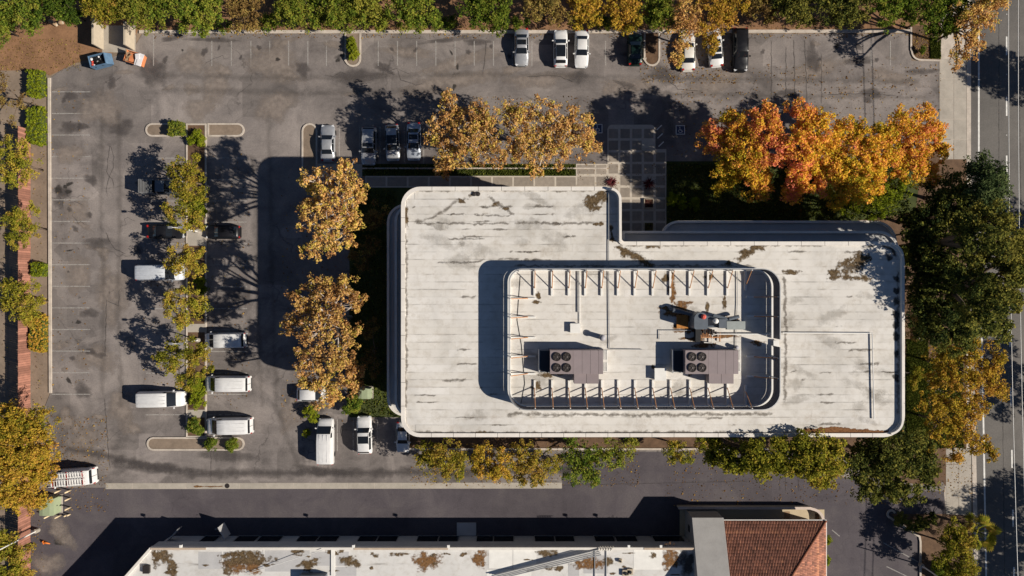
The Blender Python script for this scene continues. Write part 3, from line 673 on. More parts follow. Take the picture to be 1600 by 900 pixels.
# conduits on the roof
def conduit(pts, r=0.045, m='steel', z=0.12, nm='conduit'):
    MB().tube([G(x, y, HR+z)[:2] + (HR+z,) if False else tuple(G(x, y, HR+z)) for x, y in pts], r, 6).build(nm, M[m], ob)
conduit([(951,300),(951,420)]); conduit([(951,424),(952,545)]); conduit([(952,545),(1003,546)]); conduit([(1223,520),(1363,520.5),(1366,655)], .07, 'whitesteel', .2)
conduit([(1152,424),(1152,475),(1150,520),(1150,560)], .04); conduit([(903,424),(903,488)], .06); conduit([(906,424),(906,512)], .04, 'whitesteel'); conduit([(813,432),(808,500),(815,540),(820,600),(812,640)], .03, 'black', .03)
conduit([(1030,530),(1030,516),(1080,516)], .05); conduit([(1120,522),(1205,522)], .07,'whitesteel',.3); conduit([(1100,535),(1113,536),(1113,524),(1120,522)], .06,'whitesteel',.3)
# roof drains and the small items by the front parapet
for px, py in ((741,303),(747,303)):
    c = G(px, py, HR+.1); MB().lathe((c.x, c.y, HR), [(0.25,0),(0.25,.12),(.1,.16)], 10).build('roof_drain', M['fan'], ob)
for px, py in ((701,340),(893,410),(1003,420)):
    pass

# screen round the roof plant
scr = empty('roof_screen', (gx(1006,HR), gy(530,HR), HR)); tag(scr, 'rounded equipment screen wall with braces on the office roof', 'screen wall')
def sloc(v): return (v[0]-scr.location.x, v[1]-scr.location.y)
ZT = HR + 2.25
SV = [G(x, y, ZT) for x, y in ((795.5,420),(1219,420),(1219,640.5),(795.5,640.5))]
SP = [Vector(sloc(p)) for p in round_poly(SV, [1.4, 1.9, 1.9, 1.9], 8)]
gap0, gap1 = gy(541, HR+1)-scr.location.y, gy(529, HR+1)-scr.location.y
xr = max(p.x for p in SP)
# open path that starts and ends at the gate in the right-hand wall
dist_ = [(i, p) for i, p in enumerate(SP)]
start = min((i for i, p in dist_ if abs(p.x-xr) < 1e-3 and p.y < gap0), key=lambda i: -SP[i].y)
order = SP[start:] + SP[:start]
if (order[1]-order[0]).y > 0 and abs(order[1].x-xr) < 1e-3: order = [order[0]] + order[:0:-1]
pathp = [Vector((xr, gap0))] + order + [Vector((xr, gap1))]
pathp = [p for i, p in enumerate(pathp) if i == 0 or (p-pathp[i-1]).length > 1e-3]
b = MB().wall(pathp, 0.09, 0.47, 2.25); b.build('panel', plain('grey_metal_panel', (0.10, 0.095, 0.10), 0.6, 0.1, 1), scr)
MB().wall(pathp, 0.10, 2.255, 2.30).build('cap_rail', M['steel'], scr)
MB().wall(pathp, 0.34, 0.0, 0.30).build('kerb_curb', M['white'], scr)
def brace(px, py, dx, dy, length=2.75):
    """roof sleeper and slanted stay; px, py where the screen stands"""
    c = Vector(sloc(G(px, py, ZT))); u = Vector((dx, dy)); n = Vector((-dy, dx)); rz = math.atan2(dy, dx)
    MB().rbox(c+u*(length/2+.12), length, .20, 0.0, .20, rz).build('sleeper', M['whitesteel'], scr)
    a_ = c+u*.1; e = c+u*(length*.74)+n*.03
    MB().tube([(a_.x, a_.y, 2.1), (e.x, e.y, .2)], .05, 6).build('stay', M['rust'], scr)
    a2 = c+u*.14
    MB().rbox(a2, .1, .1, .21, 2.2, rz).build('post', M['whitesteel'], scr)
for x in (836,864,891,917.5,944,970,997,1026,1054.5,1085.5,1115,1146): brace(x, 420, 0, -1); brace(x+.5, 640.5, 0, 1)
brace(1176, 640.5, 0, 1, 2.2); brace(1176, 420, 0, -1, 2.2)
for y in (467,497,530,560,588): brace(795.5, y, 1, 0)
for y in (464,495,560,592): brace(1219, y, -1, 0)
M['blade'] = plain('fan_blade', (0.10, 0.085, 0.08), .4, .2, 5, metal=.3)
# rooftop plant: two packaged units
def fan(b_, par, x, y, z, r):
    f = MB().lathe((x, y, z), [(r*1.12, 0), (r*1.12, .12), (r, .13), (r*.98, .05)], 20).build('fan', M['fan'], par)
    bb = MB()
    for k in range(6): bb.rbox((x+r*.5*math.cos(k*1.047), y+r*.5*math.sin(k*1.047)), r*.85, r*.28, z+.055, z+.07, k*1.047)
    bb.build('blade', M['blade'], f)
    bb = MB()
    for q in (.35, .65, .95): bb.wall([(x+r*q*math.cos(R(a*20)), y+r*q*math.sin(R(a*20))) for a in range(18)], .025, z+.135, z+.15, True)
    bb.build('guard', M['fan'], f)
    MB().lathe((x, y, z+.07), [(r*.22, 0), (r*.2, .06), (.02, .08)], 10).build('fan_hub', M['blade'], f)
def rtu(px, py, label):
    H = 1.9; c = G(px, py, HR); o = empty('rooftop_unit', (c.x, c.y, HR)); tag(o, label, 'air conditioner', 'packaged units on the office roof')
    k = (1-(HR+H)/CAM_H)/PXM; L = 83*k; W = 37*k
    MB().box(-L/2-.1, L/2+.1, -W/2-.1, W/2+.1, 0, .28).build('base_frame', M['steel'], o)
    MB().box(-L/2, -L/2+36*k-.01, -W/2, W/2, .285, H).build('condenser_casing', M['mauve'], o)
    xs = [-L/2+36*k, -L/2+50*k, -L/2+63*k, -L/2+75.5*k, L/2]
    for i in range(4): MB().box(xs[i]+.01, xs[i+1]-.012, -W/2, W/2, .285, H-.02-.006*(i % 2)).build('casing_panel', M['mauve'], o)
    for i, xx in enumerate((-L/2+38*k, -L/2+57.5*k)): MB().box(xx, xx+19*k, -W/2-15.5*k, -W/2-.02, .35, H-.25).build('return_air_box', M['mauve'], o)
    for fx in (10.5, 26): 
        for fy in (-9, 9): fan(None, o, -L/2+fx*k, fy*k*.95, H, 6.2*k)
    MB().box(-L/2-15*k, -L/2-.02, -W/2+.1, W/2-.1, .285, .95).build('coil_section', M['slate'], o)
    b_ = MB()
    for i in range(9): b_.box(-L/2-(14-1.5*i)*k, -L/2-(13.2-1.5*i)*k, -W/2+.15, W/2-.15, .955, 1.0)
    b_.build('coil_fins', M['fan'], o)
    MB().box(-L/2-17.5*k, -L/2-16*k, -W/2, W/2, .02, 1.1).build('end_rail', M['steel'], o)
    b_ = MB().box(L/2+.02, L/2+9*k, -W/2+.1, -W/2+1.1, .25, .8).box(L/2+.02, L/2+9*k, W/2-1.1, W/2-.1, .25, .8)
    for i in range(4): b_.box(L/2+.1+i*.14, L/2+.16+i*.14, -W/2+.15, W/2-.15, .81, .86)
    b_.build('pipe_housing', M['whitesteel'], o)
    return o
rtu(898.5, 563, 'mauve rooftop unit with four fans nearer the left end of the screened roof')
rtu(1104.5, 563, 'mauve rooftop unit with four fans below the cooling tower')
# cooling tower and its pumps
c = G(1100, 500, HR); ct = empty('cooling_tower', (c.x, c.y, HR)); tag(ct, 'blue-grey cooling tower with red cap and rusty platform on the office roof', 'cooling tower')
k = (1-(HR+1.2)/CAM_H)/PXM
MB().prism(round_poly([Vector((x*k, y*k)) for x, y in ((-24,-13),(-3,-13),(-3,13),(-24,13))], [.25,.25,.7,.7], 6), .3, 2.2).build('tank', M['slate'], ct)
for x, y in ((-22,-11),(-5,-11),(-22,11),(-5,11)): MB().rbox((x*k,y*k), .12, .12, 0, .3).build('leg', M['steel'], ct)
MB().lathe((-10*k, 6.5*k, 2.2), [(.26,0),(.26,.2),(.12,.3)], 12).build('cap', plain('red_cap', (0.55,0.09,0.06), .5), ct)
MB().box(-44*k, -26*k, -13*k, 8*k, .1, .22).build('platform', plain('rusty_sheet', (0.36,0.15,0.035), .85, .6, 2.0), ct)
MB().box(33*k, 62*k, -14.5*k, -1.5*k, .25, .75).build('duct', plain('grey_green_duct', (0.25,0.27,0.26), .6), ct)
b_ = MB()
for x0, y0, x1, y1, z, r in ((-2,6,28,-1,.5,.16),(0,-10,30,-9,.45,.14),(12,8,36,1,.6,.2),(-40,14,-10,6,.7,.2),(-52,16,-40,14,.7,.26),(36,2,52,6,.7,.2)):
    b_.tube([(x0*k,y0*k,z),(x1*k,y1*k,z)], r, 8)
b_.build('pipe', M['slate'], ct)
b_ = MB()
for i in range(10): b_.box((-14+i*3.4)*k, (-12+i*3.4)*k, (-19-(i*7 % 5))*k, (-15-(i*3 % 4))*k, .1, .4+.08*(i % 4))
b_.build('valve_set', M['fan'], ct)
MB().box(-16*k, -8*k, -34*k, -14*k, .05, .7).build('pump', M['black'], ct)
MB().lathe((15*k, -1*k, .5), [(.28,0),(.28,.5),(.1,.62)], 12).build('expansion_vessel', M['whitesteel'], ct)
MB().box(20*k, 32*k, -12*k, 2*k, .1, .9).build('motor_box', M['slate'], ct)
b_ = MB()
for i in range(6): b_.tube([((-6+i*3)*k,-27*k,.3),((-6+i*3)*k,-15*k,.3)], .05, 6)
b_.tube([(-6*k,-27*k,.3),(24*k,-27*k,.3)], .07, 6); b_.tube([(24*k,-34*k,.25),(24*k,-20*k,.25)], .07, 6)
b_.build('pipe_manifold', M['rust'], ct)
def roofbox(px, py, w, d_, h, label, m='white', nm='roof_hatch'):
    c = G(px, py, HR+h); o = empty(nm, (c.x, c.y, HR)); tag(o, label, 'roof hatch' if 'hatch' in nm else 'vent')
    MB().box(-w/2, w/2, -d_/2, d_/2, 0, h-.06).build('curb', M[m], o); MB().box(-w/2-.05, w/2+.05, -d_/2-.05, d_/2+.05, h-.058, h).build('lid', M['white'], o)
    return o
roofbox(899, 513, 1.0, .95, .45, 'small white square hatch above the left rooftop unit')
roofbox(1032, 585, 1.15, 1.25, .6, 'white square hatch between the two rooftop units')
roofbox(1213, 537, .5, .6, .35, 'tiny white block added for sunlit roof in the gate of the roof screen')  # added white block, stands in for the sunlit roof seen through the gap
def pipevent(px, py, r, h, label):
    c = G(px, py, HR+h); o = empty('vent_pipe', (c.x, c.y, HR)); tag(o, label, 'vent')
    MB().lathe((0,0,0), [(r*.8,0),(r*.75,h*.8)], 14).build('stack', M['steel'], o, True); MB().lathe((0,0,h*.8), [(r,0),(r,h*.1),(r*.3,h*.2)], 14).build('cowl', plain('grey_cowl', (.3,.29,.31), .5), o, True)
pipevent(942, 528, .34, 1.3, 'grey cylindrical vent above the left rooftop unit')
pipevent(1152, 543, .22, .7, 'small grey vent at the right end of the second rooftop unit')
pipevent(1212, 560, .3, 1.0, 'white round vent standing at the right screen wall')

# ================================================================== LOWER BUILDING (bottom edge)
HB = 4.9
lb = empty('shop_building', (gx(600), gy(870), 0)); tag(lb, 'long low building with stained white roof along the bottom edge', 'building')
def lx(px, h=HB): return gx(px, h) - lb.location.x
def ly(py, h=HB): return gy(py, h) - lb.location.y
yb = ly(855.5); xa, xb_ = lx(234), lx(1121)
dg = lx(192), ly(903)
back = ly(1040)
foot = [(xa, yb), (xb_, yb), (xb_, back), (lx(110), back), (lx(110), ly(990)), dg]
FV = [Vector(p) for p in foot]
MB().prism(offset_poly(FV, .35), -.05, HB-.55).build('wall', M['fascia'], lb)
MB().prism(offset_poly(FV, .05), 2.75, HB-.56).build('fascia_band', M['fascia'], lb)
MB().ring(FV, offset_poly(FV, .3), HB-.55, HB).build('parapet', M['parapet'], lb)
LR = roofing('patched_white_roofing', (0.56, 0.545, 0.525), 1.9, 0.0)
MB().prism(offset_poly(FV, .28), HB-.7, HB-.5).build('roof_deck', LR, lb)
# shop front: windows between pale piers
zf = yb - .35
wx = [(315,338),(368,400),(404,438),(465,495),(497,527),(560,588),(590,620),(652,684),(686,716),(745,770),(772,802),(836,866),(868,897),(930,960),(963,995),(1022,1068)]
for a_, b_2 in wx:
    x0, x1 = lx(a_, 1.4), lx(b_2, 1.4)
    w = MB().box(x0, x1, zf+.005, zf+.05, .15, 2.5).build('window', M['glass'], lb)
    fr = MB(); fr.box(x0-.06, x1+.06, zf+.005, zf+.09, 2.505, 2.6); fr.box(x0-.06, x1+.06, zf+.005, zf+.09, .05, .145)
    fr.box(x0-.06, x0-.005, zf+.005, zf+.09, .15, 2.5); fr.box(x1+.005, x1+.06, zf+.005, zf+.09, .15, 2.5); fr.build('frame', M['steel'], w)
MB().box(lx(714,0), lx(744,0), zf+.1, zf+1.75, -.05, .16).build('entrance_ramp', M['fascia'], lb)
for a_, b_2, hh in ((234,322,1),(552,700,2),(1005,1120,3)): 
    MB().box(lx(a_)+.1, lx(b_2), yb-.27, yb-.03, HB+.003, HB+.05).build('coping', plain('tan_coping', (.42,.33,.25), .8), lb)
def floodlight(px):
    x = lx(px, HB); o = MB().tube([(x, yb-.1, HB-.2), (x, yb+.1, HB+.25)], .04, 6).build('floodlight', M['steel'], lb)
    MB().rbox((x, yb+.25), .3, .32, HB+.1, HB+.34).build('lamp_head', M['whitesteel'], o)
for px in (284, 553, 701, 982, 1032): floodlight(px)
# signboard fixed to the front, and the end brackets
x = lx(348, 2.4)
sg_ = MB().rbox((x-.2, zf+1.2), .14, 1.7, .6, 2.4, R(28)).build('projecting_sign', M['fascia'], lb)
b_ = MB()
for i in range(3): b_.rbox((x-.2-.35+.35*i*math.cos(R(118)), zf+.75+.5*i), .16, .06, 2.402, 2.408, R(28))
b_.build('sign_bar', M['bluepaint'], sg_)
MB().rbox((lx(270,1.8), zf+.7), .1, 2.6, 1.2, 2.2, R(-42)).build('end_bracket', M['steel'], lb)
# roof fittings
def lroof(px, py, rx_, ry_, rot=0, m='dirtspot', **k):
    o = blob('roof_stain', px, py, rx_*1.3, ry_*1.35, rot, M[m], lb, HB-.5, 0.022, **k); o.location = (-lb.location.x, -lb.location.y, 0)
def lstr(pts, w, m='dirtspot'):
    o = streak('roof_stain', pts, w, M[m], lb, HB-.5, 0.012, .8, seed=int(pts[0][0])); o.location = (-lb.location.x, -lb.location.y, 0)
lroof(380,866,34,5); lroof(370,881,22,12,0,'rustspot'); lroof(395,882,16,12,0,'rustspot'); lroof(383,874,34,10); lroof(355,892,8,6); lroof(352,868,8,5)
lroof(268,882,8,16,.2); lroof(244,872,8,12); lroof(252,868,10,10); lroof(270,895,8,6)
lroof(465,862,8,4); lroof(484,880,18,6,.3); lroof(518,862,9,4); lroof(543,876,14,7); lroof(556,880,8,6); lroof(480,884,8,8); lroof(532,861,5,3)
lroof(667,877,18,14,.2,'rustspot'); lroof(750,872,10,14,0,'rustspot'); lroof(622,866,14,3); lroof(588,868,5,3); lroof(725,866,4,3)
lroof(856,864,14,6); lroof(920,881,22,9,0,'rustspot'); lroof(950,876,9,6); lroof(858,888,10,3); lroof(875,888,6,4)
lroof(1048,872,14,16,0,'rustspot'); lroof(1072,878,14,18,0,'puddle'); lroof(1020,868,6,4)
for k in range(26): lroof(rnd.uniform(250,1060), rnd.uniform(860,898), rnd.uniform(3,8), rnd.uniform(1,2.5))
# newer, greyer roof sheets
grey = plain('grey_roof_sheet', (0.40, 0.39, 0.385), .8, .12, .8)
for i, (x0,x1,y0,y1,mm) in enumerate(((310,347,862,889,0),(349,373,862,889,0),(374,412,862,889,0),(414,484,860,893,0),(487,520,862,884,0),(522,545,862,884,0),(524,557,886,900,0),(888,905,880,900,0),(912,950,868,896,0),(764,800,858,888,1),(802,838,858,888,1),(760,830,890,900,1),(990,1035,858,890,1))):
    z = HB-.5; MB().box(lx(x0,z), lx(x1,z), ly(y1,z), ly(y0,z), z-.01, z+.008+.0005*i).build('roof_sheet', grey if mm == 0 else M['white'], lb)
b_ = MB()
for i, o_ in enumerate((0, 2.6, 5.0, 7.5)):
    b_.tube([tuple(Vector((lx(768+o_*2, HB), ly(900+o_*.4, HB), HB-.05+.03*i))), (lx(935, HB)+.1*i, ly(858+o_, HB), HB+.12+.04*i)], .075, 6)
b_.build('pipe_run', M['steel'], lb)
b_ = MB()
for i in range(6): b_.tube([(lx(934+i*4), ly(861), HB-.1), (lx(937+i*4), ly(854), HB+.25), (lx(938+i*4), ly(853), HB+.05)], .05, 6)
b_.build('pipe_bend', plain('cream_pipe', (.5,.45,.38), .6), lb)
MB().tube([(lx(385), ly(898), HB-.3), (lx(506), ly(858), HB+.25)], .035, 6).build('cable', M['whitesteel'], lb)
for px in (948, 930): MB().box(lx(px)-.05, lx(px)+.05, ly(905), ly(860), HB-.49, HB-.38).build('conduit', M['steel'], lb)
for px, py, w in ((1012+10-1015+1013-50+15,895,.7),(978,897,.75),(970,878,.4)):
    x, y = lx(px), ly(py); o = MB().box(x-w/2, x+w/2, y-w/2, y+w/2, HB-.49, HB-.2).build('roof_vent', plain('tan_vent', (.4,.33,.24), .8), lb)
    MB().lathe((x, y, HB-.199), [(w*.3,0),(w*.28,.12),(.03,.14)], 10).build('vent_opening', M['black'], o)
MB().box(lx(470), lx(510), ly(915), ly(897), HB-.49, HB+.5).build('roof_unit', M['slate'], lb)
MB().box(lx(222), lx(232), ly(897), ly(885), HB-.49, HB-.1).build('roof_hatch', M['fan'], lb)
MB().box(lx(516), lx(522), ly(902), ly(858), HB-.49, HB-.36).build('expansion_joint', M['white'], lb)

# wedge tower that rises away from the camera's middle
tw = empty('stucco_tower', (gx(1095), gy(800), 0)); tag(tw, 'grey stucco wedge block between the white roof and the red tiles', 'tower')
def T(px, py, z): v = G(px, py, z); return (v.x-tw.location.x, v.y-tw.location.y, z)
x0, x1 = gx(1081.5,3.6)-tw.location.x, gx(1130,3.6)-tw.location.x; y0 = gy(809,3.6)-tw.location.y; y1 = y0-11.0; z0, z1 = 3.6, 3.6+11.0*.40
b_ = MB().add([(x0,y0,-.05),(x1,y0,-.05),(x1,y1,-.05),(x0,y1,-.05),(x0,y0,z0),(x1,y0,z0),(x1,y1,z1),(x0,y1,z1)], [(0,3,2,1),(4,5,6,7),(0,1,5,4),(1,2,6,5),(2,3,7,6),(3,0,4,7)])
b_.build('wall', plain('warm_stucco', (.33,.30,.27), .9, .1, 1.0, bump=.2), tw)
e = .03; s_ = .40
MB().add([(x0-e,y0+e,z0-.01),(x1+e,y0+e,z0-.01),(x1+e,y1,z1-.01),(x0-e,y1,z1-.01),(x0-e,y0+e,z0+.08),(x1+e,y0+e,z0+.08),(x1+e,y1,z1+.08),(x0-e,y1,z1+.08)], [(0,3,2,1),(4,5,6,7),(0,1,5,4),(1,2,6,5),(2,3,7,6),(3,0,4,7)]).build('sloping_top', plain('tower_coating', (.33,.315,.30), .85, .14, .7), tw)
MB().box(x0-.09, x0-.035, y0-2.2, y0-1.4, 1.9, 2.5).build('wall_vent', M['black'], tw)
# tiled roof pavilion
tp = empty('tiled_roof_pavilion', (gx(1210), gy(850), 0)); tag(tp, 'pavilion with red clay tile hipped roof at the bottom edge', 'building')
def pl(px, py, h): v = G(px, py, h); return v.x-tp.location.x, v.y-tp.location.y
HE = 3.15; SL = .40
ex0, ey = pl(1131.5, 813.5, HE); ex1, _ = pl(1290.5, 813.5, HE)
ex0 = gx(1130.5,3.6)+.04-tp.location.x
depth = 6.3
MB().prism([Vector((ex0+.1, ey-.8)), Vector((ex1-1.0, ey-.8)), Vector((ex1-1.0, ey-13)), Vector((ex0+.1, ey-13))], -.05, HE-.15).build('wall', M['stucco'], tp)
MB().prism([(ex0, ey), (ex1, ey), (ex1, ey-13), (ex0, ey-13)], HE-.14, HE-.02).build('soffit', M['fascia'], tp)
hip = 1.02      # hip runs at about 45 degrees in plan
zr = HE + SL*depth; SLR = SL*.95
b_ = MB().add([(ex0,ey,HE-.015),(ex1,ey,HE-.015),(ex1-depth*hip*.87,ey-depth,zr-.02),(ex0,ey-depth,zr-.02)], [(0,3,2,1)])
hx = ex1-depth*hip*.87
b_.add([(ex1,ey,HE-.015),(ex1,ey-13,HE-.015),(hx,ey-13,zr-.02),(hx,ey-depth,zr-.02)], [(0,3,2,1)])
b_.build('roof_underlay', M['tile'], tp)
MB().prism([(ex0,ey-depth-.05),(hx,ey-depth-.05),(hx,ey-13),(ex0,ey-13)], zr-.5, zr-.25).build('flat_roof', plain('grey_flat_roof', (.30,.29,.29), .85), tp)
def tilefield(n_c, n_r, fn):
    """barrel tiles: fn(u, v) -> point on the slope; u along the eave, v up the slope"""
    V = []; F = []; C = []
    for r in range(n_r):
        for c_ in range(n_c):
            u0, u1 = c_/n_c, (c_+1)/n_c; v0, v1 = r/n_r, (r+1.08)/n_r
            if not fn((u0+u1)/2, min(1, v0+.4/n_r), True): continue
            base = len(V); lf = rnd.uniform(-.008, .012)
            for (v, hgt) in ((v0, .035+lf), (v1, .0+lf*.3)):
                for j in range(4):
                    uu = u0 + (u1-u0)*(.06+.88*j/3); pz = (0, .085, .085, 0)[j]
                    q = fn(uu, min(1.02, v)); V.append((q[0], q[1], q[2]+hgt+pz))
            F += [(base+j, base+j+1, base+5+j, base+4+j) for j in range(3)] + [(base, base+4+0, base+4, base)][:0]
            F += [(base, base+3, base+2, base+1)]
            C += [rnd.random() if False else 0]*0
            tt = min(1, max(0, rnd.gauss(.5, .2) + (.32 if r == 3 else 0))); C += [tt]*4
    return np_mesh('tiles', V, [f for f in F], {'tint': ('FACE', C)})
t = NT('barrel_clay_tile'); at = t.n('ShaderNodeAttribute', attribute_name='tint')
cc = t.ramp(at.outputs['Fac'], [(0.0,(.18,.088,.064)),(.35,(.25,.115,.082)),(.6,(.32,.145,.10)),(.8,(.39,.17,.11)),(1,(.47,.22,.13))])
cc = t.mix(1.0, cc, t.ramp(t.noise(t.pos(), 1.2, 5), [(.3,.75),(.7,1.2)]), 'MULTIPLY'); M['barrel'] = t.bsdf(cc, .85, .2)
def f_front(u, v, test=False):
    x = ex0 + (ex1-ex0)*u; y = ey - depth*v
    if test: return x < ex1 - (ey-y)*hip*.87 - .06
    return (x, y, HE + SL*(ey-y))
def f_side(u, v, test=False):
    y = ey - 13*u; x = ex1 - (ex1-hx)*v
    if test: return (ey-y) > (ex1-x)/(hip*.87) + .06
    return (x, y, HE + (zr-HE)*v)
o = link('roof_tiles', tilefield(66, 18, f_front), M['barrel'], tp); o['kind'] = 'stuff'
o = link('roof_tiles', tilefield(64, 15, f_side), M['barrel'], tp); o['kind'] = 'stuff'
MB().tube([(ex1, ey, HE+.08), (hx, ey-depth, zr+.08)], .13, 8).build('hip_ridge', M['tile'], tp)
MB().tube([(ex0, ey-depth, zr+.06), (hx, ey-depth, zr+.06)], .13, 8).build('ridge', M['tile'], tp)
MB().box(ex0, ex1+.06, ey+.01, ey+.12, HE-.12, HE+.01).build('gutter', M['whitesteel'], tp)
MB().box(ex1+.005, ex1+.11, ey-13, ey+.005, HE-.12, HE+.01).build('gutter', M['whitesteel'], tp)
# low curved garden wall in front of the pavilion
gw = empty('garden_wall', (gx(1250), gy(795), 0)); tag(gw, 'low pale wall with a rounded corner beside the tiled roof', 'wall')
P = [G(x, y, .9) for x, y in [(1060,793.5),(1266,794)] + arc(1266,816,21,80,5,8) + [(1288,840),(1289,900),(1289.5,960)]]
pp = [(p.x-gw.location.x, p.y-gw.location.y) for p in P]
MB().wall(pp, .22, -.05, .86).build('wall_body', M['block'], gw); MB().wall(pp, .34, .863, .95).build('coping', plain('pink_coping', (.50,.41,.35), .8), gw)
patio = sheet('patio', [(1062,796),(1288,796),(1288,840),(1062,840)], 0.03, plain('tan_patio', (.44,.36,.24), .85, .1, 1), thick=.06); struct(patio)
sheet('patio_patch', [(1225,799),(1234,799),(1234,812),(1225,812)], .04, M['wood'], patio); sheet('patio_patch', [(1273,802),(1284,802),(1284,814),(1273,814)], .041, M['mulch'], patio)
# ================================================================== VEHICLES
def carpaint(name, col, metal=0.0, rough=0.28):
    if name in M: return M[name]
    t = NT(name); n = t.noise(t.pos(), 2.2, 5)
    c = t.mix(1.0, col, t.ramp(n, [(.3, .90), (.7, 1.04)]), 'MULTIPLY'); r_ = t.ramp(n, [(.3, rough), (.75, rough+.14)])
    M[name] = t.bsdf(c, r_, 0.4 if max(col) > .05 else .25, metal, coat=0.4 if max(col) > .05 else .05); return M[name]
WHITE = carpaint('white_car_paint', (0.62, 0.61, 0.60)); SILVER = carpaint('silver_car_paint', (0.36, 0.365, 0.38), 0.35)
GREY = carpaint('grey_car_paint', (0.16, 0.17, 0.185), 0.4); BLACK = carpaint('black_car_paint', (0.010, 0.010, 0.012))
DKGREEN = carpaint('dark_green_car_paint', (0.008, 0.022, 0.018)); PALEBLUE = carpaint('pale_blue_grey_paint', (0.33, 0.36, 0.41), .2); PALEGREY = carpaint('pale_grey_van_paint', (0.50, 0.52, 0.55), .1); BEIGE = carpaint('cream_car_paint', (0.60, 0.57, 0.52))
# station: x, half-width scale, shoulder z, top z, roof half-width scale      (front is +x)
ST = {
 'sedan': ([(-2.40,.66,.60,.62,.55),(-2.30,.86,.78,.84,.68),(-2.10,.96,.90,.97,.76),(-1.62,1,.94,1.01,.78),(-.95,1,.95,1.39,.665),(-.3,1,.95,1.45,.68),(.22,1,.94,1.42,.675),(.98,1,.92,1.02,.78),(1.6,.98,.84,.93,.78),(2.05,.94,.74,.82,.74),(2.28,.84,.64,.70,.64),(2.40,.62,.54,.56,.5)], (6,7), (3,4), (3.35,6.5), 1.40),
 'hatch': ([(-2.18,.80,.66,.70,.62),(-2.08,.93,.92,1.0,.70),(-1.95,.97,.96,1.10,.72),(-1.55,1,.97,1.47,.68),(-.6,1,.97,1.55,.70),(.3,1,.95,1.50,.69),(1.02,1,.93,1.05,.78),(1.6,.98,.86,.97,.78),(1.95,.93,.76,.84,.72),(2.14,.80,.64,.70,.60),(2.22,.60,.54,.56,.5)], (5,6), (2,3), (3.1,5.5), 1.30),
 'suv': ([(-2.42,.80,.70,.74,.66),(-2.34,.94,1.0,1.06,.74),(-2.24,.98,1.06,1.2,.74),(-1.95,1,1.07,1.66,.71),(-.8,1,1.07,1.74,.73),(.35,1,1.05,1.70,.72),(1.02,1,1.03,1.16,.80),(1.7,.985,.98,1.09,.80),(2.15,.94,.90,.99,.76),(2.36,.84,.76,.82,.66),(2.44,.62,.62,.64,.5)], (5,6), (2,3), (3.1,5.5), 1.42),
 'van': ([(-2.92,.95,.75,.80,.88),(-2.88,.985,1.15,1.22,.88),(-2.66,1,1.36,1.98,.83),(-2.35,1,1.38,2.09,.86),(0,1,1.38,2.12,.87),(1.0,1,1.36,2.05,.85),(2.02,1,1.18,1.28,.82),(2.40,.97,1.06,1.14,.80),(2.74,.90,.9,.98,.72),(2.86,.72,.72,.75,.6)], (5,6), (1.15,2), (4.05,5.6), 1.72),
 'pickup': ([(-.75,.98,1.02,1.05,.80),(-.72,1,1.05,1.30,.78),(-.55,1,1.05,1.72,.72),(.2,1,1.05,1.76,.73),(.55,1,1.04,1.72,.72),(1.15,1,1.02,1.15,.80),(1.9,.985,.98,1.09,.80),(2.4,.94,.9,1.0,.76),(2.62,.84,.76,.82,.66),(2.70,.62,.62,.64,.5)], (4,5), (1,2), (2.1,4.5), 1.70),
}
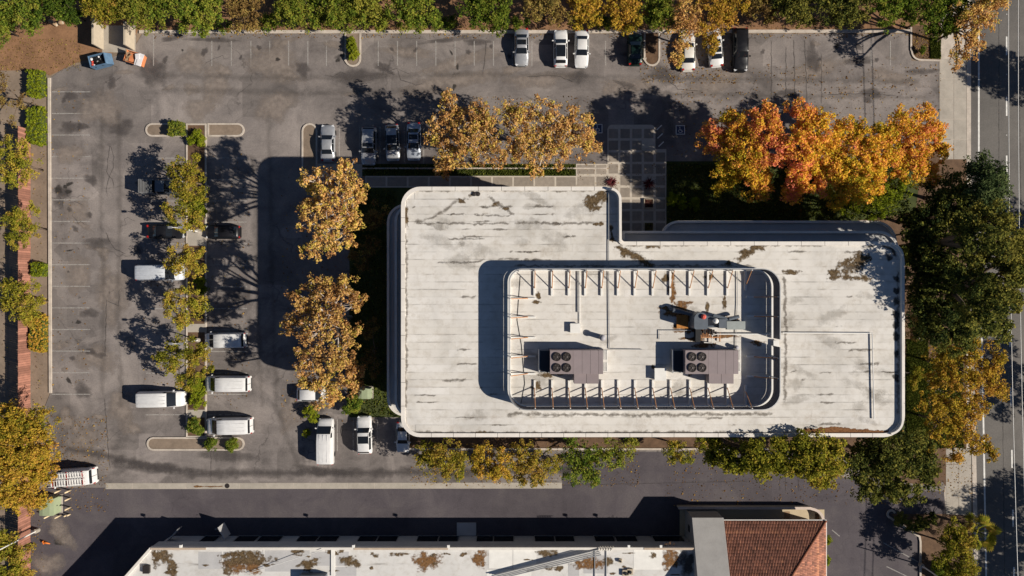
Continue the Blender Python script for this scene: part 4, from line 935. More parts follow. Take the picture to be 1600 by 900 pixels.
def vehicle(px, py, head, kind, paint, label, L=None, W=None, roof=None, sunroof=None, rails=False, name=None, cat=None, group=None, seed=0):
    st, wsh, rwin, sidew, wb = ST[kind]
    zmax = max(s[3] for s in st); L0 = st[-1][0]-(st[0][0] if kind != 'pickup' else -2.7); fx = (L/L0) if L else 1.0
    hw = (W or {'sedan':1.84,'hatch':1.82,'suv':1.94,'van':2.02,'pickup':1.96}[kind])/2
    c = G(px, py, zmax*.55)
    o = empty(name or {'van':'cargo_van','pickup':'pickup_truck','suv':'parked_suv'}.get(kind, 'parked_car'), (c.x, c.y, 0.004), R(head))
    tag(o, label, cat or {'van':'van','pickup':'pickup truck','suv':'car'}.get(kind, 'car'), group)
    z0 = .24
    def sec(s):
        x, ws, zb, zc, wr = s; w = hw*ws; wr_ = hw*wr
        return [(x*fx, w*.90, z0), (x*fx, w*.985, z0+.16), (x*fx, w, (z0+zb)/2+.06), (x*fx, w*.985, zb-.05), (x*fx, w*.95, zb), (x*fx, wr_, zc-.045), (x*fx, wr_*.86, zc-.01), (x*fx, 0, zc+.015)]
    S = []
    fine = []
    for a, b in zip(st[:-1], st[1:]):
        fine.append(a)
    fine = list(st)
    for s in fine:
        h = sec(s); S.append(h + [(p[0], -p[1], p[2]) for p in reversed(h[:-1])])
    n = len(S[0]); V = [p for r_ in S for p in r_]; F = []
    for i in range(len(S)-1):
        for j in range(n-1): F.append((i*n+j, i*n+j+1, (i+1)*n+j+1, (i+1)*n+j))
        F.append((i*n+n-1, i*n, (i+1)*n, (i+1)*n+n-1))
    F += [tuple(range(n-1,-1,-1)), tuple(range((len(S)-1)*n, len(S)*n))]
    me = bpy.data.meshes.new('body'); me.from_pydata(V, [], F); me.update(); 
    bm = bmesh.new(); bm.from_mesh(me); bmesh.ops.recalc_face_normals(bm, faces=bm.faces); bm.to_mesh(me); bm.free()
    me.polygons.foreach_set('use_smooth', [True]*len(me.polygons)); me.set_sharp_from_angle(angle=R(38))
    link('body', me, paint, o)
    def pt(u, v):
        """u station index, v column index, both real"""
        i = min(int(u), len(S)-2); j = min(int(v), n-2); a, b = u-i, v-j
        q = [Vector(S[i+di][j+dj]) for di in (0,1) for dj in (0,1)]
        return (q[0]*(1-b)+q[1]*b)*(1-a) + (q[2]*(1-b)+q[3]*b)*a
    def patch(nm, u0, u1, v0, v1, m, nu=3, nv=6, off=.012, parent=None):
        us = [u0+(u1-u0)*k/nu for k in range(nu+1)]; vs = [v0+(v1-v0)*k/nv for k in range(nv+1)]
        vs = sorted(set(vs + [float(k) for k in range(int(math.ceil(v0)), int(v1)+1)])); us = sorted(set(us + [float(k) for k in range(int(math.ceil(u0)), int(u1)+1)]))
        VV = []; FF = []
        for u in us:
            for v in vs:
                p = pt(u, v); e = .02; du = pt(min(u+e, u1), v)-pt(max(u-e, u0), v); dv = pt(u, min(v+e, v1))-pt(u, max(v-e, v0)); nn = du.cross(dv)
                nn = nn.normalized() if nn.length > 1e-9 else Vector((0, 0, 1))
                if nn.dot(Vector((0, p.y*.6, 1.0 if v > 4.6 and v < n-5.6 else 0.2))) < 0: nn = -nn
                VV.append(p + nn*off)
        k = len(vs)
        for a in range(len(us)-1):
            for b in range(k-1): FF.append((a*k+b, a*k+b+1, (a+1)*k+b+1, (a+1)*k+b))
        mm = bpy.data.meshes.new(nm); mm.from_pydata(VV, [], FF); mm.update(); mm.polygons.foreach_set('use_smooth', [True]*len(mm.polygons))
        return link(nm, mm, m, parent or o)
    cc = (n-1)/2            # centre column
    w0, w1 = wsh; patch('windscreen', w0+.10, w1-.06, 5.0, n-6.0, M['cglass'])
    if kind == 'van':
        patch('rear_window', 1.30, 1.82, 5.25, n-6.25, M['cglass'], off=.016)
    else:
        patch('rear_window', rwin[0]+.12, rwin[1]-.08, 5.05, n-6.05, M['cglass'])
    for v0, v1 in ((4.15, 4.88), (n-5.88, n-5.15)):
        a, b = sidew; mid = (a+b)/2+.25
        if kind == 'van': patch('side_window', a+.55, b-.05, v0, v1, M['cglass'], 3, 2)
        else: patch('side_window', a+.08, mid-.04, v0, v1, M['cglass'], 3, 2); patch('side_window', mid+.04, b-.1, v0, v1, M['cglass'], 3, 2)
    if roof: patch('roof_panel', sidew[0]+.75, w0-.03, 5.12, n-6.12, roof, off=.010)
    if sunroof: patch('sunroof', sunroof[0], sunroof[1], 5.55, n-6.55, M['cglass'], off=.014)
    if rails:
        for sgn in (-1, 1):
            a, b = pt(sidew[0]+.7, 5.1), pt(w0-.05, 5.1)
            MB().tube([(a.x, a.y*sgn, a.z+.03), ((a.x+b.x)/2, (a.y+b.y)/2*sgn, max(a.z, b.z)+.1), (b.x, b.y*sgn, b.z+.03)], .028, 6).build('roof_rail', M['black'] if paint is BLACK else M['steel'], o)
    # lamps
    for sgn in (-1, 1):
        x = (st[-1][0]-.10)*fx; zt = .66 if kind in ('sedan','hatch') else .82
        MB().rbox((x-.10, sgn*hw*.66), .26, .36, zt-.10, zt+.07, -sgn*.5).build('headlight', M['lens'], o)
        xr_ = (st[0][0] if kind != 'pickup' else -2.7)*fx
        MB().rbox((xr_+(.10 if kind != 'van' else .04), sgn*hw*(.74 if kind != 'van' else .9)), .20 if kind != 'van' else .1, .26 if kind != 'van' else .12, .72 if kind != 'van' else .9, .92 if kind != 'van' else 1.3, sgn*.35).build('tail_light', M['red'], o)
        p = pt(w1-.25, 4.3 if sgn > 0 else n-5.3); 
        MB().rbox((p.x-.05, sgn*(hw+.10)), .14, .22, p.z-.02, p.z+.14, -sgn*.2).build('wing_mirror', paint, o)
    # wheels
    r = .33 if kind in ('sedan','hatch') else .37
    wbr = wb if kind != 'pickup' else 1.75
    for x in (wbr*fx, -wbr*fx):
        for sgn in (-1, 1):
            t_ = MB().lathe((0, 0, 0), [(r*.62,-.11),(r*.95,-.11),(r,-.07),(r,.07),(r*.95,.11),(r*.62,.11)], 18, 'y').build('wheel', M['tyre'], o, True, (x, sgn*(hw-.10), r))
            MB().lathe((0, sgn*.07, 0), [(r*.6,-.03),(r*.6,.03),(r*.15,.045)], 12, 'y').build('rim', M['rim'], t_)
    # bumper, door seams, plate
    MB().rbox(((st[0][0] if kind != 'pickup' else -2.68)*fx-.01, 0), .10, hw*1.35, .34, .50).build('rear_bumper', M['black'] if kind in ('van','pickup') else paint, o)
    MB().rbox((st[-1][0]*fx, 0), .08, hw*1.1, .30, .46).build('front_grille', M['black'], o)
    a, b = pt(sidew[0]+.4, 7), pt(w0-.02, 7)
    if kind == 'van':                                  # roof ribs
        b_ = MB()
        for q in (-.36,0,.36): b_.rbox((-.7*fx, q*hw*1.25), 3.4*fx, .04, 2.085, 2.124)
        b_.build('roof_rib', paint, o)
        MB().rbox(((st[0][0]-.012)*fx, 0), .02, .03, .6, 1.95).build('door_seam', M['black'], o)
    if kind == 'pickup':
        x0, x1 = -2.68*fx, -.77*fx; t = .07
        bb = MB().box(x0, x1, -hw+.02, hw-.02, .42, .60)
        bb.build('bed_floor', M['black'], o)
        bb = MB().box(x0, x1, hw-.1, hw-.005, .42, 1.05).box(x0, x1, -hw+.005, -hw+.1, .42, 1.05).box(x0-.03, x0+.05, -hw+.11, hw-.11, .42, 1.05)
        bb.build('bed_side', paint, o)
    return o
top = 'cars parked along the top kerb'
vehicle(815, 73.5, -90, 'sedan', SILVER, 'silver sedan with sunroof, leftmost of the cars along the top kerb', sunroof=(4.3,5.4), group=top)
vehicle(876, 75, 90, 'hatch', WHITE, 'white hatchback with long dark glass roof, nose to the top kerb', L=4.75, roof=None, sunroof=(3.35,4.85), group=top)
vehicle(909, 76, -91, 'sedan', WHITE, 'plain white sedan with its tail to the top kerb', L=4.85, group=top)
vehicle(992.5, 76, 90, 'sedan', DKGREEN, 'dark green car in shade left of the small kerbed island', L=4.2, group=top)
vehicle(1075, 80, 91, 'sedan', BEIGE, 'cream sedan half under an amber tree right of the small island', L=4.95, group=top)
vehicle(1117.5, 74, 95, 'sedan', WHITE, 'white coupe parked askew under amber leaves beside the black SUV', L=4.9, sunroof=(4.2,5.2), group=top)
vehicle(1157.5, 77, -90, 'suv', BLACK, 'large black SUV at the right end of the top kerb row', L=5.6, W=2.0, rails=True, group=top)
mid = 'cars parked in front of the office'
vehicle(512, 223, 90, 'sedan', SILVER, 'silver sedan next to the kerbed island end, nose up', L=4.7, group=mid)
vehicle(576, 227.5, -91, 'suv', SILVER, 'silver SUV with roof rails and a small sunroof, second of four', L=4.9, rails=True, sunroof=(4.55,4.95), group=mid)
vehicle(613, 222.5, -88, 'hatch', SILVER, 'silver hatchback with all-black glass roof near the office walk', L=4.7, roof=M['cglass'], group=mid)
vehicle(646.5, 221, -90, 'sedan', PALEBLUE, 'pale blue-grey sedan beside the amber sycamores', L=4.9, sunroof=(4.3,5.3), group=mid)
lefts = 'vehicles nosed up to the long island'
tr = vehicle(253, 292, 0, 'pickup', GREY, 'grey pickup with a slatted cargo box under the first island tree', L=5.2, group=lefts)
b_ = MB(); 
for i in range(9): b_.box(-2.55+i*.2, -2.43+i*.2, -.86, .86, 1.86, 1.92)
b_.build('rack_slat', plain('grey_slat', (.14,.14,.14), .6), tr)
b_ = MB()
for x in (-2.5, -.82):
    for y in (-.84, .84): b_.rbox((x, y), .07, .07, .6, 1.85)
for y in (-.84, .84):
    for z in (1.2, 1.5, 1.78): b_.box(-2.5, -.82, y-.03, y+.03, z, z+.08)
b_.box(-2.5, -2.46, -.8, .8, 1.05, 1.85); b_.build('rack_frame', M['steel'], tr)
vehicle(259, 361.5, 0, 'sedan', BLACK, 'dark sedan in shade left of the island path', L=4.8, group=lefts)
vehicle(348, 362.5, 180, 'hatch', BLACK, 'small black hatchback right of the island, tail lights to the right', L=4.4, W=1.8, group=lefts)
vehicle(249, 426, 0, 'van', PALEGREY, 'pale grey van half under an island tree, left of the strip', L=5.9, group=lefts)
vehicle(251, 624, 1, 'van', WHITE, 'white van lowest on the left side of the island', L=6.0, group=lefts)
vehicle(350, 532, 181, 'van', WHITE, 'white van in leaf shade, uppermost of three right of the island', L=5.3, W=1.95, group=lefts)
vehicle(353.5, 600, 180, 'van', WHITE, 'white van in the middle of the three right of the island', L=5.8, group=lefts)
vehicle(356.5, 666, 181, 'van', WHITE, 'white van beside the round bushes, lowest right of the island', L=5.9, W=2.1, group=lefts)
low = 'vehicles by the lower left corner of the office'
vehicle(508, 690, 90, 'van', WHITE, 'long white van below the amber trees', L=5.9, W=2.05, group=low)
vehicle(569, 680, 91, 'suv', WHITE, 'white SUV with sunroof below the office corner', L=4.9, sunroof=(3.9,4.7), rails=True, group=low)
vehicle(629.5, 683, -90, 'sedan', WHITE, 'pale sedan tucked against the office corner', L=4.0, W=1.7, group=low)
vehicle(490, 616, 0, 'hatch', WHITE, 'white hatchback half hidden under the amber tree', L=4.5, group=low)
wv = vehicle(109, 746, 184, 'van', WHITE, 'white work van with ladder rack beside the yellow tree', L=6.2, W=2.1)
b_ = MB()
for y in (-.78, -.2, .05, .78): b_.tube([(-2.7, y, 2.36), (2.0, y, 2.36)], .045, 6)
b_.build('ladder_rail', M['white'], wv)
b_ = MB()
for i in range(13): b_.tube([(-2.6+.34*i, -.78, 2.38), (-2.6+.34*i, -.2, 2.38)], .035, 6); b_.tube([(-2.5+.34*i, .05, 2.38), (-2.5+.34*i, .78, 2.38)], .035, 6)
b_.build('ladder_rung', M['white'], wv)
b_ = MB()
for x in (-2.3, -.3, 1.5): b_.rbox((x, 0), .09, 1.9, 2.2, 2.28)
b_.build('rack_bar', M['red'], wv)

# ================================================================== SMALL THINGS
def lamp_post(px, py, H, heads, label, m='whitesteel', nm='lamp_post', ang=0.0):
    c = G(px, py); o = empty(nm, (c.x, c.y, 0), ang); tag(o, label, 'lamp post')
    MB().lathe((0,0,0), [(.28,-.05),(.28,.6),(.10,.62)], 12).build('footing', M['concrete'], o)
    MB().tube([(0,0,.62),(0,0,H)], [.09,.06], 8).build('pole', M[m], o)
    for dx in heads:
        MB().tube([(0,0,H-.05),(dx*.4,0,H+.02)], .04, 6).build('arm', M[m], o)
        MB().rbox((dx*.62, 0), .5, .28, H-.06, H+.08).build('lamp_head', M['steel'], o)
lamp_post(311, 362, 6.3, (-1,1), 'twin-headed lamp post among the upper island trees')
lamp_post(312, 531, 6.3, (-1,1), 'twin-headed lamp post among the lower island trees')
lamp_post(1437.5, 882, 5.7, (1,), 'single-arm lamp post on the kerb by the lower exit', ang=R(20))
lamp_post(60, 828, 9.0, (-1,), 'tall pale lamp post by the fence at lower left', ang=R(27))
# utility wires over the road
for (xa, xb2, lab) in ((1578,1598,'left one of two overhead wires above the road'),(1594,1612,'right one of two overhead wires above the road')):
    a, b = G(xa, -300, 9.5), G(xb2, 1100, 9.5)
    pts = [a.lerp(b, i/24) - Vector((0, 0, 1.0*(1-(2*i/24-1)**2))) for i in range(25)]
    o = MB().tube(pts, .035, 5).build('overhead_wire', M['whitesteel']); tag(o, lab, 'wire')
# enclosure walls, bins
for (bx, ya, yb2, lab) in ((162,30,78,'left pale wall of the bin enclosure'),(210.5,44,79,'right pale wall of the bin enclosure')):
    c = G(bx, (ya+yb2)/2); o = empty('enclosure_wall', (c.x, c.y, 0)); tag(o, lab, 'wall')
    L = (yb2-ya)/PXM
    for i in range(11):
        MB().box(-.2+.004*(i % 2), 0, -L/2, L/2, -.05 if i == 0 else i*.195, (i+1)*.195-.008).build('block_course', M['block'], o)
    MB().box(-.23, .03, -L/2, L/2+.02, 2.147, 2.2).build('coping', M['block'], o)
pad = sheet('concrete_pad', [(160,40),(212,40),(212,82),(160,82)], .03, M['concrete'], thick=.06); struct(pad)
c = G(156, 96, .7); db = empty('dumpster', (c.x, c.y, 0), R(14)); tag(db, 'blue open dumpster filled with black bags by the enclosure', 'dumpster')
Lx, Ly, H = 2.1, 1.45, 1.35
def slope_box(o, Lx, Ly, H, m, flare=.12, t=.06, nm='side_panel'):
    for sx, sy in ((1,0),(-1,0),(0,1),(0,-1)):
        b_ = MB(); f0 = 1-flare
        if sx: 
            x0, x1 = sx*Lx/2*f0, sx*Lx/2
            b_.add([(x0,-Ly/2*f0,.12),(x0,Ly/2*f0,.12),(x1,Ly/2,H),(x1,-Ly/2,H),(x0-sx*t,-Ly/2*f0,.12),(x0-sx*t,Ly/2*f0,.12),(x1-sx*t,Ly/2,H),(x1-sx*t,-Ly/2,H)], [(0,1,2,3),(7,6,5,4),(3,2,6,7),(0,3,7,4),(1,5,6,2),(0,4,5,1)])
        else:
            y0, y1 = sy*Ly/2*f0, sy*Ly/2
            b_.add([(-Lx/2*f0+t+.003,y0,.12),(Lx/2*f0-t-.003,y0,.12),(Lx/2-t-.003,y1,H-.004),(-Lx/2+t+.003,y1,H-.004),(-Lx/2*f0+t+.003,y0-sy*t,.12),(Lx/2*f0-t-.003,y0-sy*t,.12),(Lx/2-t-.003,y1-sy*t,H-.004),(-Lx/2+t+.003,y1-sy*t,H-.004)], [(0,1,2,3),(7,6,5,4),(3,2,6,7),(0,3,7,4),(1,5,6,2),(0,4,5,1)])
        b_.build(nm, m, o)
    MB().box(-Lx/2*f0+t, Lx/2*f0-t, -Ly/2*f0+t, Ly/2*f0-t, .12, .17).build('floor_panel', m, o)
slope_box(db, Lx, Ly, H, M['bluebin'], .02)
MB().add([(Lx/2,-Ly/2,H-.05),(Lx/2,Ly/2,H-.05),(Lx/2+.55,Ly/2,.5),(Lx/2+.55,-Ly/2,.5),(Lx/2,-Ly/2,.2),(Lx/2,Ly/2,.2)], [(0,3,2,1),(3,4,5,2),(0,4,3),(1,2,5),(0,1,5,4)]).build('sloped_front', M['bluebin'], db)
for sx in (-1,1):
    for sy in (-1,1): MB().rbox((sx*.8, sy*.55), .16, .1, 0, .118).build('caster', M['black'], db)
def bag(par, x, y, z, r, m, nm='rubbish_bag', seed=0):
    r_ = random.Random(seed); bm = bmesh.new(); bmesh.ops.create_icosphere(bm, subdivisions=2, radius=r)
    for v in bm.verts: v.co *= r_.uniform(.82, 1.12); v.co.z *= .7
    me = bpy.data.meshes.new(nm); bm.to_mesh(me); bm.free(); return link(nm, me, m, par, (x, y, z))
redp = plain('red_plastic', (.5,.06,.04), .5); wht = plain('white_plastic', (.65,.62,.62), .5)
for i in range(11):
    bag(db, -.55+.32*(i % 4)+rnd.uniform(-.08,.08), -.45+.42*(i//4)+rnd.uniform(-.06,.06), .75+rnd.uniform(-.1,.25), .3, M['bag'], seed=i)
for i, (x, y, r_, m) in enumerate(((-.78,-.35,.17,redp),(-.72,-.02,.16,redp),(-.78,.35,.2,wht),(-.6,-.5,.12,wht),(.2,.42,.12,wht))): bag(db, x, y, 1.12, r_, m, seed=40+i)
c = G(212, 92, .6); sk = empty('skip_bin', (c.x, c.y, 0), R(-17)); tag(sk, 'orange open skip piled with boards and white sheets by the enclosure', 'skip')
slope_box(sk, 2.35, 1.5, 1.1, M['orangebin'], .1)
for i, (x, y, w, h_, rz, m, z) in enumerate(((-.75,0,.5,1.2,.15,'wood',.85),(-.15,.0,.9,1.15,.05,'orangebin',.95),(-.95,.2,.12,1.3,.4,'wood',1.15),(-.6,-.2,.12,1.2,-.5,'wood',1.19))):
    MB().rbox((x, y), w, h_, z, z+.06, rz).build('board', M[m], sk)
for i, (x, y, w, h_, rz, z) in enumerate(((.75,-.1,.9,1.5,.08,1.12),(.95,-.05,.65,1.6,-.05,1.2),(.55,.25,.5,.7,.4,1.28))):
    MB().rbox((x, y), w, h_, z, z+.05, rz).build('sheet_panel', wht, sk)
# logs
for px, py, a, L, lab in ((85,37,-28,1.1,'cut log lying on the bare soil at top left'),(97,37,10,.5,'short stump end beside the cut log')):
    c = G(px, py); o = empty('log', (c.x, c.y, 0.02), R(a)); tag(o, lab, 'log')
    MB().tube([(-L/2,0,.24),(0,.03,.26),(L/2,0,.24)], [.26,.24,.25], 12).build('trunk_piece', M['wood'], o, True)
    MB().lathe((0,0,0), [(.2,-.01),(.2,.01)], 12, 'y').build('cut_face', M['block'], o, False, (L/2+.012, 0, .24), R(90))
# fence along the left boundary
fn = empty('board_fence', (gx(48), gy(500), 0)); tag(fn, 'reddish board fence running down the left edge', 'fence')
me = MB().box(-.02, .02, -.135, .135, .05, 2.28).mesh('board'); me.materials.append(M['fence'])
y = 205; i = 0
while y < 960:
    w_ = link('board', me, None, fn, (rnd.uniform(-.012,.012), gy(y)-gy(500), rnd.uniform(-.03,.03))); y += 3.5; i += 1
pm = MB().box(-.16,-.04,-.06,.06,-.1,2.35).mesh('post'); pm.materials.append(M['darkbark'])
for k in range(30): link('post', pm, None, fn, (0, gy(206+k*26)-gy(500), 0))
MB().box(-.1,-.045, gy(958)-gy(500), gy(204)-gy(500), 1.9, 2.0).build('rail', M['wood'], fn)
# transformer cabinet with bollards, second cabinet by the office
def cabinet(px, py, w, d_, h, rz, label, door=True):
    c = G(px, py, h*.6); o = empty('utility_cabinet', (c.x, c.y, 0), rz); tag(o, label, 'cabinet')
    MB().box(-w/2-.15, w/2+.15, -d_/2-.15, d_/2+.15, -.05, .12).build('plinth', M['concrete'], o)
    MB().box(-w/2, w/2, -d_/2, d_/2, .125, h).build('casing', M['green'], o)
    MB().add([(-w/2-.04,-d_/2-.04,h+.003),(w/2+.04,-d_/2-.04,h+.003),(w/2+.04,d_/2+.04,h+.003),(-w/2-.04,d_/2+.04,h+.003),(-w/4,-d_/2-.04,h+.1),(w/4,-d_/2-.04,h+.1),(w/4,d_/2+.04,h+.1),(-w/4,d_/2+.04,h+.1)], [(0,3,2,1),(4,5,6,7),(0,1,5,4),(1,2,6,5),(2,3,7,6),(3,0,4,7)]).build('lid', M['green'], o)
    MB().box(-w/2-.45, -w/2-.02, -d_/2+.1, d_/2-.35, .125, h*.7).build('cable_box', M['green'], o)
    MB().box(w/2+.003, w/2+.02, -.05, .05, h*.5, h*.62).build('handle', M['black'], o)
cabinet(78, 790, 1.75, 2.1, 1.6, 0, 'pale green transformer cabinet ringed by bollards at lower left')
cabinet(571, 614, 1.5, 1.3, 1.2, 0, 'green utility cabinet in the shade left of the office')
yel = plain('cream_bollard_paint', (.60,.47,.30), .7, .2, 3)
bl = ['bollard above the green cabinet, nearer the tree','bollard at the upper right of the green cabinet','second bollard down the right side of the green cabinet','third bollard down the right side of the green cabinet','lowest bollard right of the green cabinet','bollard below the left side of the green cabinet','bollard below the middle of the green cabinet','shorter bollard at the lower right of the green cabinet']
for (px, py, hh), lab in zip(((94.5,766,1.15),(110.5,766,1.15),(110.5,778,1.15),(110.5,792.5,1.15),(109.5,803.5,.55),(78.5,805,1.15),(95,805,1.15),(103,805.5,.35)), bl):
    c = G(px, py); o = empty('bollard', (c.x, c.y, 0)); tag(o, lab, 'bollard', 'bollards round the cabinet')
    MB().tube([(0,0,-.05),(0,0,hh)], .10, 10).build('post', yel, o, True); MB().lathe((0,0,hh), [(.1,0),(.08,.04),(.02,.06)], 10).build('cap', yel, o, True)
c = G(70, 848, .2); cn = empty('traffic_cone', (c.x, c.y, 0.01)); tag(cn, 'orange traffic cone lying near the fence at lower left', 'cone')
MB().rbox((-.1,.05), .06, .42, 0.02, .44, .4).build('base', M['cone'], cn); MB().tube([(-.05,.05,.22),(.6,-.2,.06)], [.17,.04], 12).build('cone_body', M['cone'], cn, True)
# bench and planters on the plaza
c = G(1013.5, 234, .4); be = empty('bench', (c.x, c.y, .06)); tag(be, 'concrete bench on the plaza in tree shade', 'bench')
MB().box(-.8,.8,-.22,.22,.4,.48).build('seat', M['concrete'], be)
for x in (-.6,.6): MB().box(x-.12,x+.12,-.18,.18,0,.398).build('leg', M['concrete'], be)
for px, py, lab in ((1013.5,318,'square planter of mixed flowers on the sunny plaza'),(1013.5,355,'square planter on the plaza beside the office wall')):
    c = G(px, py, .2); o = empty('planter', (c.x, c.y, .05)); tag(o, lab, 'planter')
    MB().ring([Vector(v) for v in ((-.62,-.62),(.62,-.62),(.62,.62),(-.62,.62))], [Vector(v) for v in ((-.54,-.54),(.54,-.54),(.54,.54),(-.54,.54))], 0, .32).build('box_side', M['block'], o)
    MB().box(-.54,.54,-.54,.54,0,.24).build('soil', M['mulch'], o)
    N = 260; r2 = np.random.default_rng(int(py)); C_ = r2.uniform(-.5,.5,(N,3)); C_[:,2] = r2.uniform(.25,.42,N)
    PL = o; PLANT = (C_, r2)
    V = (C_[:,None,:] + r2.uniform(-.07,.07,(N,4,3))).reshape(-1,3)
    link('flowers', np_mesh('flowers', V, np.arange(N*4).reshape(-1,4), {'tint':('FACE', r2.uniform(0,1,N))}), M['wine_l'] if py < 330 else M['green_l'], o)
# ================================================================== TREES AND PLANTS
def leaves(C, n_per, cr, size, rng, up=0.5, flat=0.75, tint_c=None, tint_j=.16):
    """C clump centres (K,3); returns verts, quads, tint"""
    K = len(C); n = K*n_per
    d_ = rng.normal(size=(n, 3)); d_ /= np.linalg.norm(d_, axis=1)[:, None]; rr = rng.uniform(.15, 1, n)**(1/2.2)
    off = d_*rr[:, None]*np.repeat(cr, n_per)[:, None]; off[:, 2] *= flat
    c = np.repeat(C, n_per, axis=0) + off
    nrm = rng.normal(size=(n, 3)); nrm[:, 2] = np.abs(nrm[:, 2]) + up; nrm += d_*.5; nrm /= np.linalg.norm(nrm, axis=1)[:, None]
    a = np.cross(nrm, rng.normal(size=(n, 3))); a /= np.linalg.norm(a, axis=1)[:, None]; b = np.cross(nrm, a)
    s_ = size*np.clip(rng.lognormal(-.08, .38, n), .35, 1.9)[:, None]
    V = np.stack([c - a*s_*.6, c + b*s_*.42 + nrm*s_*.08, c + a*s_*.6, c - b*s_*.42 + nrm*s_*.08], 1).reshape(-1, 3)
    tc = rng.uniform(0, 1, K) if tint_c is None else tint_c
    T_ = np.clip(np.repeat(tc, n_per) + rng.normal(0, tint_j, n), 0, 1)
    return V, np.arange(n*4).reshape(-1, 4), T_
TREE_SEED = [100]
def tree(name, lobes, H, label, leaf, bark='darkbark', dens=2.6, npc=20, cr=.5, size=.27, base=None, group=None, depth=.75, branches=10, cat='tree', tint=None, even=.36, shrub=False, grow=1.2):
    """lobes: (px, py, r_px, z) as seen in the photograph at height z; H is the top"""
    TREE_SEED[0] += 1; rng = np.random.default_rng(TREE_SEED[0]); W = []
    for px, py, r, z in lobes:
        c = G(px, py, z); W.append((c.x, c.y, z, grow*r/PXM*(1-z/CAM_H)))
    W = np.array(W); w = W[:, 3]**2
    bx, by = (np.sum(W[:, 0]*w)/w.sum(), np.sum(W[:, 1]*w)/w.sum()) if base is None else tuple(G(*base))[:2]
    o = empty(name, (bx, by, 0)); tag(o, label, cat, group)
    W[:, 0] -= bx; W[:, 1] -= by
    Cs = []; cx = []; owner = []
    for li, (x, y, z, r) in enumerate(W):
        K = max(6, int(dens*r*r*5.2*(2.2 if shrub else 1)))
        # uneven masses inside the lobe so that the outline is broken and gaps open up
        sub = max(6, int(r*r*2.4)); sd = rng.normal(size=(sub, 3)); sd /= np.linalg.norm(sd, axis=1)[:, None]; sd[:, 2] = np.abs(sd[:, 2])*.9 - .15
        sc_ = sd*rng.uniform(.35, 1.0, sub)[:, None]
        pick = rng.integers(0, sub, K); u = sc_[pick] + rng.normal(0, .13, (K, 3))
        nz = rng.normal(size=(K, 3)); nz /= np.linalg.norm(nz, axis=1)[:, None]; nz[:, 2] = np.abs(nz[:, 2])*.95 - .1
        ev = rng.uniform(0, 1, (K, 1)) < even; u = np.where(ev, nz*rng.uniform(.2, 1.05, (K, 1))**.6, u)
        rz = max(.35, min(r*depth, H - z)) if not shrub else r*depth
        P = np.stack([x + u[:, 0]*r, y + u[:, 1]*r, z + u[:, 2]*rz], 1)
        Cs.append(P); owner.append(np.full(K, li))
        tone = rng.uniform(.2, .8, sub) ; cx.append(np.clip(tone[pick] + rng.normal(0, .12, K), 0, 1))
    C = np.concatenate(Cs); tn = np.concatenate(cx); own = np.concatenate(owner)
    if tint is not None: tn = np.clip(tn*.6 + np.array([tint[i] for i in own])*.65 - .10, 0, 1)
    C[:, 2] = np.maximum(C[:, 2], .25)
    V, F, T_ = leaves(C, int(npc*2.35), cr*rng.uniform(.6, 1.25, len(C)), size*.59, rng, tint_c=tn)
    link('crown', np_mesh('crown', V, F, {'tint': ('FACE', T_)}), M[leaf], o)
    # trunk, limbs and twigs
    r0 = max(.05, .016*H + .03); zt = max(.2, min(W[:, 2].min()*.62, H*.45))
    b_ = MB().tube([(0, 0, -.05), (.04, .03, zt*.5), (0, 0, zt)], [r0*1.25, r0, r0*.8], 8)
    b_.build('trunk', M[bark], o, True)
    b_ = MB()
    for x, y, z, r in W:
        m = Vector((x*.45, y*.45, zt + (z-zt)*.55)); e = Vector((x, y, z)); b_.tube([(0, 0, zt-.05), m, e], [r0*.75, r0*.5, r0*.28], 6)
        idx = rng.permutation(len(C))
        sel = [i for i in idx if (C[i, 0]-x)**2 + (C[i, 1]-y)**2 < r*r*1.1][:max(3, int(branches*r*r/4)+2)]
        for i in sel:
            q = Vector(C[i]); s0 = e.lerp(m, rng.uniform(0, .5)); k = s0.lerp(q, .55) + Vector((0, 0, -.02*r)); b_.tube([s0, k, q + Vector((0, 0, .3))], [r0*.26, r0*.18, .018], 5, False)
    b_.build('limbs', M[bark], o, True)
    return o
ST_ = dict(leaf='syc', bark='bark', dens=2.4, npc=15, cr=.44, size=.28, branches=22, even=.42)
amber = 'amber sycamores round the office'
tree('sycamore_tree', [(497,283,26,11.6),(541,272,22,12.1),(556,305,20,11.6),(520,312,26,12.6),(487,340,25,11.6),(548,340,20,11.6),(512,362,26,12.1),(489,395,17,10.6),(540,372,14,11.6)], 14, 'amber sycamore with bare pale twigs left of the office, the upper one', group=amber, **ST_)
tree('sycamore_tree', [(502,448,20,11.6),(541,448,18,11.6),(478,468,24,11.6),(520,478,28,12.6),(558,470,16,11.6),(462,512,20,11.1),(500,520,28,12.6),(545,522,22,12.1),(485,560,22,11.6),(530,562,24,12.1)], 14.2, 'broad amber sycamore left of the office, between two others', group=amber, **ST_)
tree('sycamore_tree', [(478,592,16,9.7),(510,600,22,10.2),(548,596,20,10.2),(515,618,18,9.7),(555,580,14,10.2),(494,632,8,9.2)], 12, 'amber sycamore above the half hidden white hatchback', group=amber, **ST_)
tree('sycamore_tree', [(702,172,24,8),(690,205,24,8),(725,225,30,8.5),(755,190,30,9),(700,250,22,7.5),(765,238,24,8),(688,268,12,7)], 10.2, 'amber sycamore with grey twigs right of the silver cars', group=amber, **ST_)
tree('sycamore_tree', [(808,185,26,8.5),(850,190,28,9),(895,200,30,9),(820,225,26,8.5),(865,235,28,8.5),(910,225,22,8),(835,262,10,7),(800,240,14,8),(840,272,8,6)], 10.4, 'amber sycamore left of the plaza', group=amber, **ST_)
